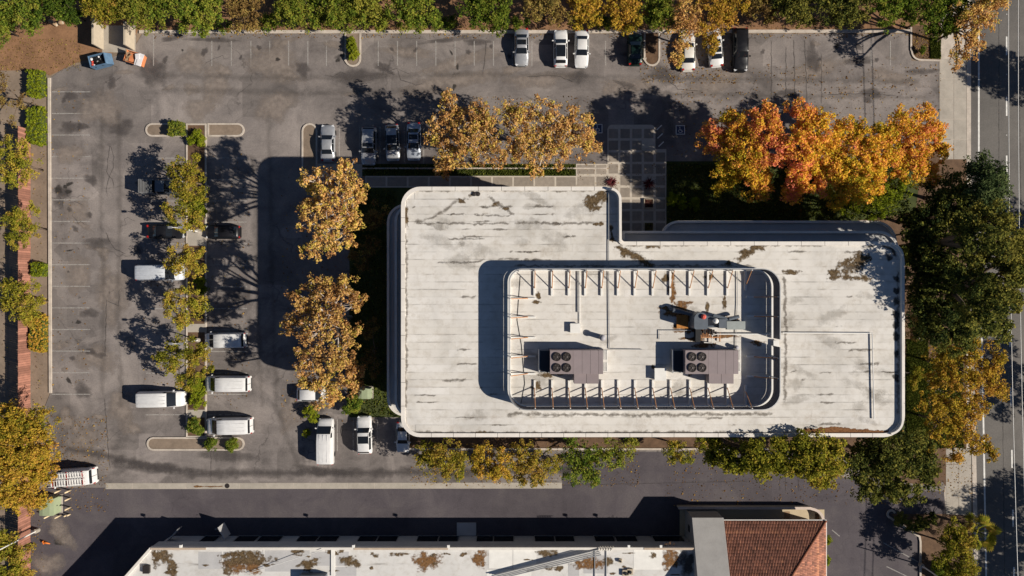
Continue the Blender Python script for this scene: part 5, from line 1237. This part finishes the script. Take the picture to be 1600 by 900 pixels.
FT = dict(leaf='fire', bark='darkbark', dens=2.9, npc=22, cr=.5, size=.28, branches=5)
fire = 'flame coloured trees right of the plaza'
tree('maple_tree', [(1118,215,24,8),(1150,200,26,9),(1195,195,28,10),(1130,250,24,8),(1165,240,30,9.5),(1205,230,28,10),(1180,285,24,8),(1128,290,14,6.5),(1140,275,16,7)], 11.8, 'orange and red tree just right of the plaza', tint=[.7,.3,.6,.05,.25,.85,.3,0,0], group=fire, **FT)
tree('maple_tree', [(1250,185,26,10),(1280,205,30,10.5),(1250,235,30,10.5),(1265,275,30,9.5),(1240,300,18,8),(1290,250,26,10)], 12.2, 'salmon red topped tree second from the plaza', tint=[.5,.35,.55,.7,.6,.1], group=fire, **FT)
tree('maple_tree', [(1325,210,28,10),(1350,240,32,10.5),(1320,260,28,10),(1345,285,30,9.5),(1310,300,22,8.5),(1385,250,26,9.5),(1378,222,22,9)], 12.0, 'golden orange tree third from the plaza', tint=[.2,.3,.1,.1,0,.25,.2], group=fire, **FT)
tree('maple_tree', [(1405,200,24,9),(1440,190,22,8.5),(1430,222,28,9),(1460,205,14,8),(1420,262,26,9),(1455,240,20,8.5),(1445,275,20,8)], 10.8, 'orange tree nearest the road beside the entrance apron', tint=[.3,.4,.45,.4,.3,.4,.35], group=fire, **FT)
tree('maple_tree', [(1375,305,24,8.5),(1350,318,20,7.5),(1330,325,14,6.5),(1400,300,20,8.5)], 10, 'small yellow green tree below the golden orange one', leaf='lime_l', tint=[.4,.5,.5,.3], group=fire, dens=2.6, npc=20, cr=.4, size=.22, branches=5)
# left lot island
IS = dict(leaf='olive', dens=2.6, npc=20, cr=.42, size=.22, branches=6)
isl = 'olive trees on the long island'
tree('island_tree', [(278,262,14,4.6),(300,258,15,5),(290,282,22,5.2),(312,282,14,4.8),(285,302,15,4.8),(307,305,14,4.6),(277,280,12,4.6)], 6.4, 'bright olive tree at the top end of the long island', tint=[.4,.5,.6,.5,.5,.5,.4], group=isl, **IS)
tree('island_tree', [(272,330,13,4.4),(295,325,17,4.8),(290,345,17,4.8),(308,340,12,4.4),(270,342,10,4.2),(310,355,8,4)], 6.0, 'olive tree second down the long island', group=isl, **IS)
tree('island_tree', [(280,395,14,4.4),(300,400,18,4.8),(270,412,11,4.2),(305,422,14,4.6),(288,418,14,4.6),(310,392,8,4)], 6.0, 'russet tinged tree third down the long island', tint=[.8,.75,.7,.8,.8,.7], group=isl, **IS)
tree('island_tree', [(275,462,14,4.5),(300,460,16,4.8),(268,485,16,4.6),(295,488,20,5),(312,478,12,4.4),(285,502,12,4.4)], 6.4, 'thin leaved olive tree in the middle of the long island', tint=[.7,.6,.75,.6,.5,.7], group=isl, **IS)
tree('island_tree', [(262,558,18,4.8),(290,545,20,5),(315,552,16,4.8),(278,578,18,4.8),(305,578,18,4.8),(285,600,12,4),(325,575,9,4.4),(270,540,10,4.6)], 6.4, 'wide olive tree lowest on the long island', group=isl, **IS)
# left boundary
LB = 'trees along the left fence'
tree('boundary_tree', [(15,238,20,4.5),(40,250,18,4.8),(22,268,20,4.6),(45,275,12,4.2),(18,285,12,4),(38,228,10,4.4)], 6.2, 'green olive tree highest along the left fence', group=LB, **IS)
tree('boundary_tree', [(20,345,18,4.6),(42,338,18,4.8),(30,365,20,4.8),(52,358,12,4.4),(18,378,10,4)], 6.2, 'rounded dull olive tree second along the left fence', group=LB, **IS)
tree('boundary_tree', [(25,455,18,4.6),(48,458,20,4.8),(30,482,20,4.8),(58,478,14,4.4),(45,498,14,4),(15,470,14,4.4)], 6.2, 'olive tree beside the lower hedge on the left fence', group=LB, tint=[.4,.5,.45,.5,.5,.4], **IS)
BT = dict(dens=2.8, npc=22, cr=.5, size=.26, branches=5)
tree('boundary_tree', [(25,665,34,6.5),(60,660,24,6),(15,705,34,7),(55,705,34,7),(30,745,34,6.5),(68,740,22,6),(25,775,22,5.5),(55,775,22,5.5),(-15,700,34,6)], 9.2, 'big golden yellow tree on the left edge beside the work van', leaf='gold', tint=[.35,.3,.5,.6,.6,.65,.55,.55,.4], group=LB, **BT)
tree('boundary_tree', [(10,850,20,4.5),(32,866,18,4.5),(15,888,20,4.5),(35,892,14,4.2),(-8,870,18,4.5)], 6.0, 'dull olive tree in the lower left corner', leaf='olive', group=LB, **BT)
tree('boundary_tree', [(8,150,16,4),(28,165,12,3.5),(5,125,14,4),(20,190,8,3),(35,150,8,3)], 5.4, 'thin russet tree above the hedges on the left edge', leaf='brown_l', group=LB, dens=1.7, npc=14, cr=.4, size=.22, branches=10)
# trees along the top edge
TE = dict(dens=2.9, npc=20, cr=.46, size=.25, branches=5)
tops = 'trees along the top edge'
top_trees = [
 ([(10,10,26,4),(40,18,24,4.5),(55,36,16,3.5),(60,5,22,4.5)],6,'bright green tree in the top left corner','green_l',None),
 ([(5,48,16,3),(-6,62,14,3),(10,30,14,3),(-10,30,18,4)],4.6,'low green bush on the left edge below the corner','green_l',None),
 ([(100,12,22,4.5),(115,25,14,4),(88,2,20,4.5)],6,'green tree above the cut log','green_l',[.2,.3,.2]),
 ([(145,2,20,5),(165,10,20,5),(185,18,20,4.6),(160,28,12,4),(150,-15,24,5)],6.6,'olive tree between the two enclosure walls','olive',None),
 ([(210,12,24,5),(235,25,20,4.5),(225,38,12,3.5),(250,8,22,5),(215,-12,24,5)],6.6,'green tree with russet tips above the right enclosure wall','green_l',[.8,.95,.9,.6,.5]),
 ([(285,8,24,5),(310,22,24,4.8),(295,38,16,3.6),(330,8,22,5),(320,42,12,3),(300,-14,26,5)],6.8,'leafy green tree at the left of the top kerb','green_l',[.6,.7,.6,.6,.6,.5]),
 ([(365,12,20,4.8),(380,30,18,4),(395,12,18,4.5),(370,-8,22,5),(400,40,10,3)],6.2,'reddish brown tree among the top greens','brown_l',None),
 ([(460,10,26,5),(445,30,16,4),(480,30,20,4.4),(470,-12,26,5),(425,36,14,3)],6.8,'olive green tree left of the first kerbed island','green_l',[.7,.6,.7,.6,.6]),
 ([(520,12,26,5),(535,34,16,4),(500,36,14,3.6),(515,-12,26,5),(545,8,20,4.8)],6.8,'bright green tree above the first kerbed island','green_l',[.75,.7,.6,.6,.7]),
 ([(575,10,24,5),(570,34,16,3.8),(595,30,18,4),(585,-12,24,5)],6.6,'russet tipped green tree right of the first kerbed island','green_l',[1,.9,.8,.7]),
 ([(630,12,26,5),(655,15,24,5),(640,36,16,3.8),(668,34,18,4),(645,-14,28,5)],6.8,'dense green tree along the top kerb, second right of the first island','green_l',[.6,.7,.7,.7,.5]),
 ([(745,10,24,5),(770,14,26,5),(750,34,16,4),(780,36,16,4),(765,-14,26,5)],6.8,'green tree above the leftmost silver sedan','green_l',[.5,.6,.5,.6,.5]),
 ([(850,6,26,5.5),(835,18,14,5),(875,18,16,5),(865,32,12,4),(850,-16,28,5.5)],7.2,'pale russet tree with bare twigs above the white hatchback','brown_l',[.8,.8,.75,.6,.7]),
 ([(910,8,22,5),(925,30,14,4),(900,36,12,3.4),(915,-14,24,5)],6.4,'yellow and russet tree above the plain white sedan','gold',[.6,.5,.4,.6]),
 ([(975,6,22,5),(990,22,18,4.5),(960,20,16,4.5),(980,38,14,3.6),(975,-14,24,5)],6.6,'mixed green and orange tree above the dark green car','gold',[.7,.5,.75,.4,.5]),
 ([(1035,4,24,5),(1040,26,22,5),(1015,20,18,4.8),(1030,-16,26,5)],6.8,'green tree above the small kerbed island','green_l',[.8,.8,.6,.6]),
 ([(1075,18,24,6),(1055,40,18,5),(1085,40,18,5),(1065,62,14,4.6),(1056,85,14,4.5),(1064,100,8,4.2)],7.6,'amber tree drooping over the cream sedan','syc',None),
 ([(1115,12,24,6),(1130,32,18,5.5),(1110,50,14,5),(1112,72,13,4.6),(1145,8,22,6)],7.6,'amber tree drooping over the white coupe','gold',[.8,.8,.85,.7,.7]),
 ([(1190,8,22,5),(1205,22,14,4.4),(1175,16,14,4.6),(1190,-14,24,5)],6.4,'thin russet tree right of the black SUV','brown_l',None),
 ([(1245,12,26,6),(1255,32,16,4.5),(1225,12,18,5.5),(1250,-14,28,6)],7.6,'dark green tree above the leaf shadow','dark_l',[.8,.9,.6,.5]),
 ([(1300,6,28,6.5),(1330,10,28,6.5),(1310,26,16,5),(1320,-18,30,6.5)],8.2,'broad dark evergreen along the top edge','dark_l',[.6,.6,.7,.5]),
 ([(1385,8,30,6.5),(1410,16,24,6),(1375,-14,30,6.5),(1400,-14,30,6.5)],8.4,'green evergreen left of the corner planter','green_l',[.5,.5,.4,.4]),
 ([(1450,12,30,7),(1475,25,24,6.5),(1490,5,26,7),(1465,45,16,5.5),(1490,40,16,6),(1460,-15,30,7)],9.2,'green tree over the corner planter near the road','green_l',[.45,.5,.4,.5,.5,.4]),
 ([(1520,20,26,8),(1540,5,24,8.5),(1535,35,18,8),(1510,55,20,7.5),(1500,85,14,7),(1520,75,14,7.5),(1495,100,9,6),(1545,-15,26,8.5)],10.8,'orange tree hanging over the road at top right','syc',None)]
for lb_, H, lab, lf, ti in top_trees: tree('hedgerow_tree', lb_, H, lab, lf, tint=ti, group=tops, **(dict(TE, dens=2.2, branches=14, npc=16) if lf in ('brown_l','syc') else TE))
for px, py, r, lab in ((425,40,10,'low green shrub left of the first kerbed island'),(350,44,9,'low shrub under the reddish brown tree'),(810,38,12,'low yellow green shrub above the silver sedan'),(700,40,12,'low dark shrub in the gap along the top kerb'),(945,40,12,'low dark shrub between two parked cars')):
    tree('shrub', [(px,py,r,.9),(px+9,py-6,r*.8,.9),(px-10,py-7,r*.8,.9)], 1.8, lab, 'green_l', dens=4, npc=22, cr=.3, size=.18, branches=3, cat='shrub', group='shrubs along the top kerb', depth=.7, grow=1.0)
# right side evergreens and golden trees; evergreen lobe tints carry painted sun and shade
DT = dict(leaf='dark_l', dens=2.3, even=.28, npc=24, cr=.55, size=.30, branches=4)
rt = 'trees between the office and the road'
tree('pine_tree', [(1528,262,22,11),(1545,285,26,11.5),(1530,305,24,11),(1555,310,20,11)], 13.5, 'soft needled pine leaning over the road edge', leaf='needle', dens=3.0, npc=30, cr=.6, size=.26, branches=4, group=rt)
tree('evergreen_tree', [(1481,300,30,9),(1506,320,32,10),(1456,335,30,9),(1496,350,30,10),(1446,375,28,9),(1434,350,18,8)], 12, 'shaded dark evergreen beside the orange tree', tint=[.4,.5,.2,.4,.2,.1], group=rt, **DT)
tree('evergreen_tree', [(1535,345,30,17.7),(1560,365,28,17.7),(1520,385,32,18.7),(1560,400,28,18.2),(1505,365,24,18.2)], 24, 'sunlit evergreen at the road edge below the pine', tint=[.8,1,.5,1,.35], group=rt, **dict(DT, depth=1.7))  # right-hand lobes tinted lighter: sunlight put into the leaf colour
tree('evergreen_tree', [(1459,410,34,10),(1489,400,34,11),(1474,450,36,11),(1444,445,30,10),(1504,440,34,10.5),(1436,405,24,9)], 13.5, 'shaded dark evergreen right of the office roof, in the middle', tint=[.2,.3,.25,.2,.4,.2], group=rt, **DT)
tree('evergreen_tree', [(1555,440,32,18.2),(1585,420,26,17.7),(1580,460,26,17.7),(1535,470,30,18.2),(1590,395,20,16.7),(1520,505,24,17.2),(1515,440,26,18.2)], 24, 'bright topped evergreen overhanging the road', tint=[.75,1,1,.5,1,.5,.3], group=rt, **dict(DT, depth=1.7))  # roadside lobes get lighter leaf tints as painted sun
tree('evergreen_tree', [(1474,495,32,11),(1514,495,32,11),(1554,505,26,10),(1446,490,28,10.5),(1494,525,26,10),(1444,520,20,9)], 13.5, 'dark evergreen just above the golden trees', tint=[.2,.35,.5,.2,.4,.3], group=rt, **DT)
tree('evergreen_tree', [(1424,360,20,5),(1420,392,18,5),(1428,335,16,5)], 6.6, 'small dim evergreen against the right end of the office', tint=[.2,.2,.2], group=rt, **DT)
tree('island_tree', [(1424,520,16,4.5),(1430,500,14,4.5),(1424,470,14,4.5)], 6, 'small russet tree against the right wall of the office', leaf='brown_l', group=rt, dens=2.2, npc=16, cr=.4, size=.22, branches=8)
GT = dict(leaf='gold', bark='darkbark', dens=2.3, npc=18, cr=.45, size=.25, branches=8)
tree('golden_tree', [(1470,555,24,7),(1505,550,28,8),(1545,560,24,8),(1500,590,28,8),(1540,590,26,8),(1465,590,20,7),(1560,610,14,7.5)], 9.8, 'golden tree beside the road, the upper of two', tint=[.4,.5,.6,.6,.75,.5,.7], group=rt, **GT)
tree('golden_tree', [(1455,635,22,7),(1490,640,26,7.5),(1525,640,22,7.5),(1470,672,24,7),(1505,675,22,7.5),(1530,700,18,7),(1550,708,12,7),(1445,690,18,6.5),(1490,705,16,6.5)], 9.2, 'golden tree beside the lower apron, the lower of two', tint=[.4,.5,.7,.5,.7,.5,.5,.6,.8], group=rt, **GT)
btm = 'trees below the office'
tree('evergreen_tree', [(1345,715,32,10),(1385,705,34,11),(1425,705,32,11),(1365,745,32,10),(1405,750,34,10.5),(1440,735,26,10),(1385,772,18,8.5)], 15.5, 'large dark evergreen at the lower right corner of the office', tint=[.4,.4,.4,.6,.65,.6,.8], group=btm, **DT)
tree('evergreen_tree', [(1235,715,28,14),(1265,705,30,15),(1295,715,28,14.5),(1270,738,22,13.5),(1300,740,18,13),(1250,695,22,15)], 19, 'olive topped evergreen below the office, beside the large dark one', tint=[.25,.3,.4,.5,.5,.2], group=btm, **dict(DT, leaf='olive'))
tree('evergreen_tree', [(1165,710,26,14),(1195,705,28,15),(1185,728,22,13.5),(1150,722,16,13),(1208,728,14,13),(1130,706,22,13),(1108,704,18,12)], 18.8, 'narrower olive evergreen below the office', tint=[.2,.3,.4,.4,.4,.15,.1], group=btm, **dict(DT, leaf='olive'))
tree('island_tree', [(1050,700,14,4),(1070,706,15,4.2),(1055,716,10,3.6),(1090,698,12,4)], 5.4, 'small green tree alone below the office wall', group=btm, **IS)
UT = dict(dens=2.6, npc=20, cr=.44, size=.23, branches=8)
tree('island_tree', [(670,708,20,4.6),(695,715,26,5),(690,735,18,4.8),(665,725,14,4.4),(715,735,14,4.4),(720,718,12,4.4)], 6.6, 'yellow olive tree leftmost below the office', leaf='olive', tint=[.5,.7,.7,.5,.4,.4], group=btm, **UT)
tree('island_tree', [(752,712,18,4.6),(775,720,24,5),(765,738,16,4.6),(790,740,12,4.4),(745,728,12,4.4)], 6.6, 'golden olive tree second from the left below the office', leaf='gold', tint=[.4,.55,.5,.5,.4], group=btm, **UT)
tree('island_tree', [(815,715,22,4.8),(835,735,20,4.8),(855,720,18,4.8),(845,745,10,4.4),(812,742,12,4.2)], 6.6, 'russet olive tree third from the left below the office', leaf='olive', tint=[.9,.9,.7,.7,.8], group=btm, **UT)
tree('island_tree', [(905,705,24,5),(920,728,22,5),(895,730,20,4.8),(945,705,20,4.8),(975,700,18,4.5),(925,748,10,4.2),(960,720,14,4.4)], 6.8, 'green gold tree fourth from the left below the office', leaf='green_l', tint=[.5,.6,.5,.75,.9,.7,.9], group=btm, **UT)
# trees standing in the office shadow
for lb_, lab in (([(590,330,16,4),(575,350,14,4),(592,348,12,3.6)],'dim russet tree in the office shadow behind the upper sycamore'),([(565,400,16,4),(580,385,14,3.8),(570,415,10,3.4)],'dim tree in the office shadow between the sycamores'),([(582,515,14,4),(578,560,14,4),(585,585,10,3.4)],'dim tree in the office shadow behind the broad sycamore')):
    tree('shaded_tree', lb_, 5.4, lab, 'brown_l', dens=2.2, npc=16, cr=.4, size=.22, branches=6, group='trees in the office shadow')
# shrubs on islands and beds
def shrub(lobes, lab, leaf='lime_l', nm='shrub', size=.15, cr=.24, dens=7, npc=26, cat='shrub', H=None, group=None, tint=None):
    return tree(nm, lobes, H or 1.6, lab, leaf, dens=dens, npc=npc, cr=cr, size=size, branches=3, cat=cat, group=group, depth=.8, tint=tint, shrub=True, grow=1.2)
shrub([(330,694,8.5,.7),(331,690,6,.9)], 'left one of two round clipped bushes at the island foot', 'green_l', tint=[.6,.6])
shrub([(362,695,8.5,.7),(364,698,6,.8)], 'right one of two round clipped bushes at the island foot', 'green_l', tint=[.6,.6])
shrub([(486,645,9.5,1.0),(489,650,8,1.0)], 'round lime bush below the amber tree', 'lime_l')
shrub([(480,677,5.5,.6)], 'small bright lime bush beside the long white van', 'lime_l', tint=[.9])
shrub([(551,64,6,.6),(551,76,7,.7),(552,88,6,.6),(547,70,5,.6),(555,82,5,.6)], 'lime ground shrub in the first kerbed island', 'lime_l', tint=[.6,.5,.7,.4,.8])
shrub([(308,212,8,.6),(314,220,7,.6),(300,218,7,.5)], 'patchy shrub at the top of the long island', 'lime_l', tint=[.5,.6,.3])
shrub([(312,318,9,.8),(316,330,9,.8)], 'lime shrub under the upper island trees', 'lime_l')
shrub([(313,440,8,.7),(316,452,8,.7)], 'low lime shrub beside the grey van', 'lime_l', tint=[.4,.4])
shrub([(306,598,11,.9),(312,612,11,.9),(308,628,10,.8)], 'long lime shrub beside the lowest white van on the left', 'lime_l', tint=[.5,.55,.5])
shrub([(304,662,9,.7),(310,672,8,.7),(300,668,7,.6)], 'green shrub at the bottom of the long island', 'green_l')
shrub([(1441,78,5,.5)], 'small green plant in the corner planter', 'green_l')
shrub([(555,630,11,1.2),(545,640,9,1.0)], 'dark green shrub in shade beside the green cabinet', 'green_l')
shrub([(1052,313,9,.5),(1065,316,8,.5),(1085,318,8,.5)], 'sunlit low shrub beside the plaza', 'lime_l', tint=[.4,.4,.2])
shrub([(1292,843,6,1.2)], 'upper green bush against the pavilion wall', 'lime_l'); shrub([(1292,876,6,1.2)], 'lower green bush against the pavilion wall', 'lime_l')
shrub([(1432,585,10,1),(1426,600,8,1)], 'dark round shrub on the lawn right of the office', 'olive')
# clipped hedges: leaf shells over a box
def hedge(x0, x1, y0, y1, h, lab, leaf='lime_l', tint=(.3,.7)):
    TREE_SEED[0] += 1; rng = np.random.default_rng(TREE_SEED[0]); a, b = G(x0, y1, h*.8), G(x1, y0, h*.8)
    cx, cy = (a.x+b.x)/2, (a.y+b.y)/2; w, d_ = (b.x-a.x)/2, (b.y-a.y)/2
    o = empty('clipped_hedge', (cx, cy, 0)); tag(o, lab, 'hedge', 'clipped hedges')
    n = int((w*d_*4 + 2*(w+d_)*2*h)*22)
    u = rng.uniform(-1, 1, (n, 3)); ax = rng.choice(3, n, p=[.28, .28, .44]); sg = rng.choice([-1, 1], n)
    u[np.arange(n), ax] = np.where(ax == 2, 1, sg); u *= 1 - np.abs(rng.normal(0, .04, (n, 1)))
    q = np.clip((np.abs(u[:, 0])+np.abs(u[:, 1]))-1.72, 0, None)[:, None]; u[:, :2] *= 1-q*.4
    C = np.stack([u[:, 0]*w, u[:, 1]*d_, h*.5*(1+u[:, 2])], 1); C += rng.normal(0, .06, (n, 3)); C[:, :2] *= 1 + .06*np.sin(C[:, 1:2]*2.7 + C[:, 0:1]*3.1)
    V, F, T_ = leaves(C, 9, np.full(n, .13), .14, rng, tint_c=rng.uniform(*tint, n))
    link('foliage', np_mesh('foliage', V, F, {'tint': ('FACE', T_)}), M[leaf], o)
    MB().box(-w*.93, w*.93, -d_*.93, d_*.93, .02, h*.94).build('inner_twigs', plain('hedge_inner', (.05,.065,.012), .95, .4, 6) if 'hedge_inner' not in bpy.data.materials else bpy.data.materials['hedge_inner'], o)
hedge(264, 286, 190.5, 210.5, 1.15, 'small square green hedge on the island cap', 'green_l', (.5,.9))
hedge(44, 66, 110, 150, 1.1, 'short lime hedge highest along the left boundary')
hedge(42, 66, 168, 224, 1.1, 'long lime hedge along the left boundary')
hedge(50, 69, 411, 431, 1.0, 'small single lime hedge between two left boundary trees')
hedge(47, 69, 494, 549, 1.1, 'autumn tinged hedge beside the reddish fence', 'gold', (.3,.9))
# spiky plants
def spiky(px, py, r, n, lab, leaf, H=1.0, nm='spiky_plant', trunk=0.0, cat='plant', wid=.05, droop=.5):
    TREE_SEED[0] += 1; rng = np.random.default_rng(TREE_SEED[0]); c = G(px, py, max(H, trunk)); o = empty(nm, (c.x, c.y, 0)); tag(o, lab, cat)
    V = []; F = []; T_ = []
    for i in range(n):
        t = rng.uniform(0, 6.283); el = rng.uniform(.15, 1.3); L = r*rng.uniform(.7, 1.1); dx, dy = math.cos(t), math.sin(t); side = np.array([-dy, dx, 0])
        for k in range(4):
            s_ = k/3; rad = L*s_*math.cos(el*.7); z = trunk + L*math.sin(el)*s_ - droop*L*s_*s_; w_ = wid*(1.2-s_)*(.5 if k == 0 else 1)
            p = np.array([dx*rad, dy*rad, max(.08, z+.1)]); V += [p-side*w_, p+side*w_]
        b = len(V)-8; F += [(b+2*k, b+2*k+1, b+2*k+3, b+2*k+2) for k in range(3)]; T_ += [rng.uniform(0,1)]*3
    link('fronds', np_mesh('fronds', V, F, {'tint': ('FACE', T_)}), M[leaf], o)
    MB().tube([(0,0,-.05),(0,0,trunk+.15)], [.16 if trunk else .06, .12 if trunk else .05], 8).build('trunk' if trunk else 'stem', M['darkbark'], o)
spiky(957, 283, .95, 70, 'wine red spiky plant in the sunny corner of the plaza', 'wine_l')
spiky(1016, 285, 1.0, 80, 'wine red spiky plant in the shaded part of the plaza', 'wine_l')
def fan_palm(px, py, R_, trunk, lab):
    TREE_SEED[0] += 1; rng = np.random.default_rng(TREE_SEED[0]); c = G(px, py, trunk); o = empty('palm_tree', (c.x, c.y, 0)); tag(o, lab, 'tree')
    V = []; F = []; T_ = []
    for i in range(34):
        t = i*2.399 + rng.uniform(-.2, .2); el = rng.uniform(-.35, 1.1); L = R_*rng.uniform(.45, .75)
        d_ = Vector((math.cos(t)*math.cos(el), math.sin(t)*math.cos(el), math.sin(el))); hub = Vector((0, 0, trunk)) + d_*L; side = d_.cross(Vector((0, 0, 1))).normalized()
        tn = rng.uniform(0, 1); fr = R_*rng.uniform(.32, .45)
        for k in range(13):
            a_ = R(-105 + k*17.5); u = d_*math.cos(a_) + side*math.sin(a_); w_ = side*math.cos(a_) - d_*math.sin(a_); tip = hub + u*fr*(1 - .18*abs(a_)) - Vector((0, 0, .28*fr)); m_ = hub + u*fr*.55
            b_ = len(V); V += [tuple(hub), tuple(m_ + w_*.075), tuple(tip), tuple(m_ - w_*.075)]; F.append((b_, b_+1, b_+2, b_+3)); T_.append(min(1, max(0, tn + rng.normal(0, .15))))
    link('fronds', np_mesh('fronds', V, F, {'tint': ('FACE', T_)}), M['olive'], o)
    b_ = MB()
    for i in range(34): b_.tube([(0, 0, trunk-.05), tuple(V[i*52])], .02, 4, False)
    b_.build('frond_stalk', M['olive'], o)
    MB().tube([(0,0,-.05),(.05,0,trunk*.5),(0,0,trunk+.05)], [.24,.18,.2], 10).build('trunk', M['darkbark'], o, True)
fan_palm(1527, 830, 2.7, 2.8, 'fan palm by the road at lower right')
tree('island_tree', [(1485,830,18,4),(1500,850,22,4.5),(1480,860,20,4.2),(1505,880,20,4.2),(1490,895,16,4)], 6.2, 'grey olive tree left of the palm', 'olive', tint=[.3,.5,.3,.5,.4], **{k_: v_ for k_, v_ in BT.items()})
shrub([(1470,890,12,1.2),(1485,900,12,1.2),(1500,905,14,1.2)], 'green shrub at the lower right edge of the picture', 'green_l')
shrub([(1408,812,10,.9),(1425,820,10,.9),(1440,815,10,.9),(1455,808,9,.9)], 'shaded ground shrub behind the lower exit kerb', 'dark_l')
tree('evergreen_tree', [(1780,880,44,8),(1810,930,44,8),(1800,990,40,8),(1830,850,40,8)], 11, 'dark evergreen across the road casting shade at lower right', 'dark_l', dens=2.2, npc=20, cr=.55, size=.3, branches=3)
tree('evergreen_tree', [(1799,610,30,8),(1810,650,36,8),(1800,690,30,8)], 11, 'dark evergreen across the road casting shade at mid right', 'dark_l', dens=2.2, npc=20, cr=.55, size=.3, branches=3)
tree('evergreen_tree', [(1775,120,34,8),(1805,128,36,8.5),(1835,140,36,8)], 11, 'dark evergreen across the road casting shade at top right', 'dark_l', dens=2.2, npc=20, cr=.55, size=.3, branches=3)
tree('evergreen_tree', [(1828,380,34,8),(1850,410,36,8)], 11, 'dark evergreen across the road casting shade in the middle', 'dark_l', dens=2.2, npc=20, cr=.55, size=.3, branches=3)
# grass and fallen leaves
def scatter(nm, regs, size, leaf, lab, cat, up=.2, z=.03, hz=.05):
    TREE_SEED[0] += 1; rng = np.random.default_rng(TREE_SEED[0]); P = []
    for x0, x1, y0, y1, n in regs:
        q = np.stack([rng.uniform(x0, x1, n), rng.uniform(y0, y1, n)], 1); P.append(np.stack([(q[:, 0]-800)/PXM, (450-q[:, 1])/PXM, np.full(n, z) + rng.uniform(0, hz, n)], 1))
    C = np.concatenate(P); V, F, T_ = leaves(C, 1, np.full(len(C), .02), size, rng, up=up)
    o = link(nm, np_mesh(nm, V, F, {'tint': ('FACE', T_)}), M[leaf]); tag(o, lab, cat, kind='stuff'); return o
scatter('grass', [(1416,1450,530,690,14000),(1450,1505,560,700,8000),(1453,1469,60,91,2500),(1042,1420,255,344,14000),(780,898,258,274,4000),(570,780,258,274,3000),(548,618,296,648,8000)], .16, 'grass_l', 'short green turf on the beds round the office', 'grass', 0.0, .05, .08)
scatter('fallen_leaves', [(700,930,150,262,1050),(1050,1470,100,250,1260),(900,1040,255,300,270),(1000,1150,60,130,720),(440,600,250,660,900),(1410,1520,520,780,1500),(640,1000,690,760,1050),(1040,1420,690,790,840),(225,390,240,640,780),(1425,1470,50,95,360),(60,170,650,800,720),(240,1420,45,60,1140),(80,140,130,610,240),(1000,1420,255,345,660)], .13, 'litter', 'dry amber leaves scattered over asphalt and beds', 'leaves', 1.5, .035, .02)
scatter('soil_litter', [(0,130,60,112,700),(0,70,120,900,900),(215,1425,30,48,900),(1425,1452,50,92,200)], .11, 'brown_l', 'twigs and leaf litter over the bare soil', 'leaf litter', 1.0, .05, .05)
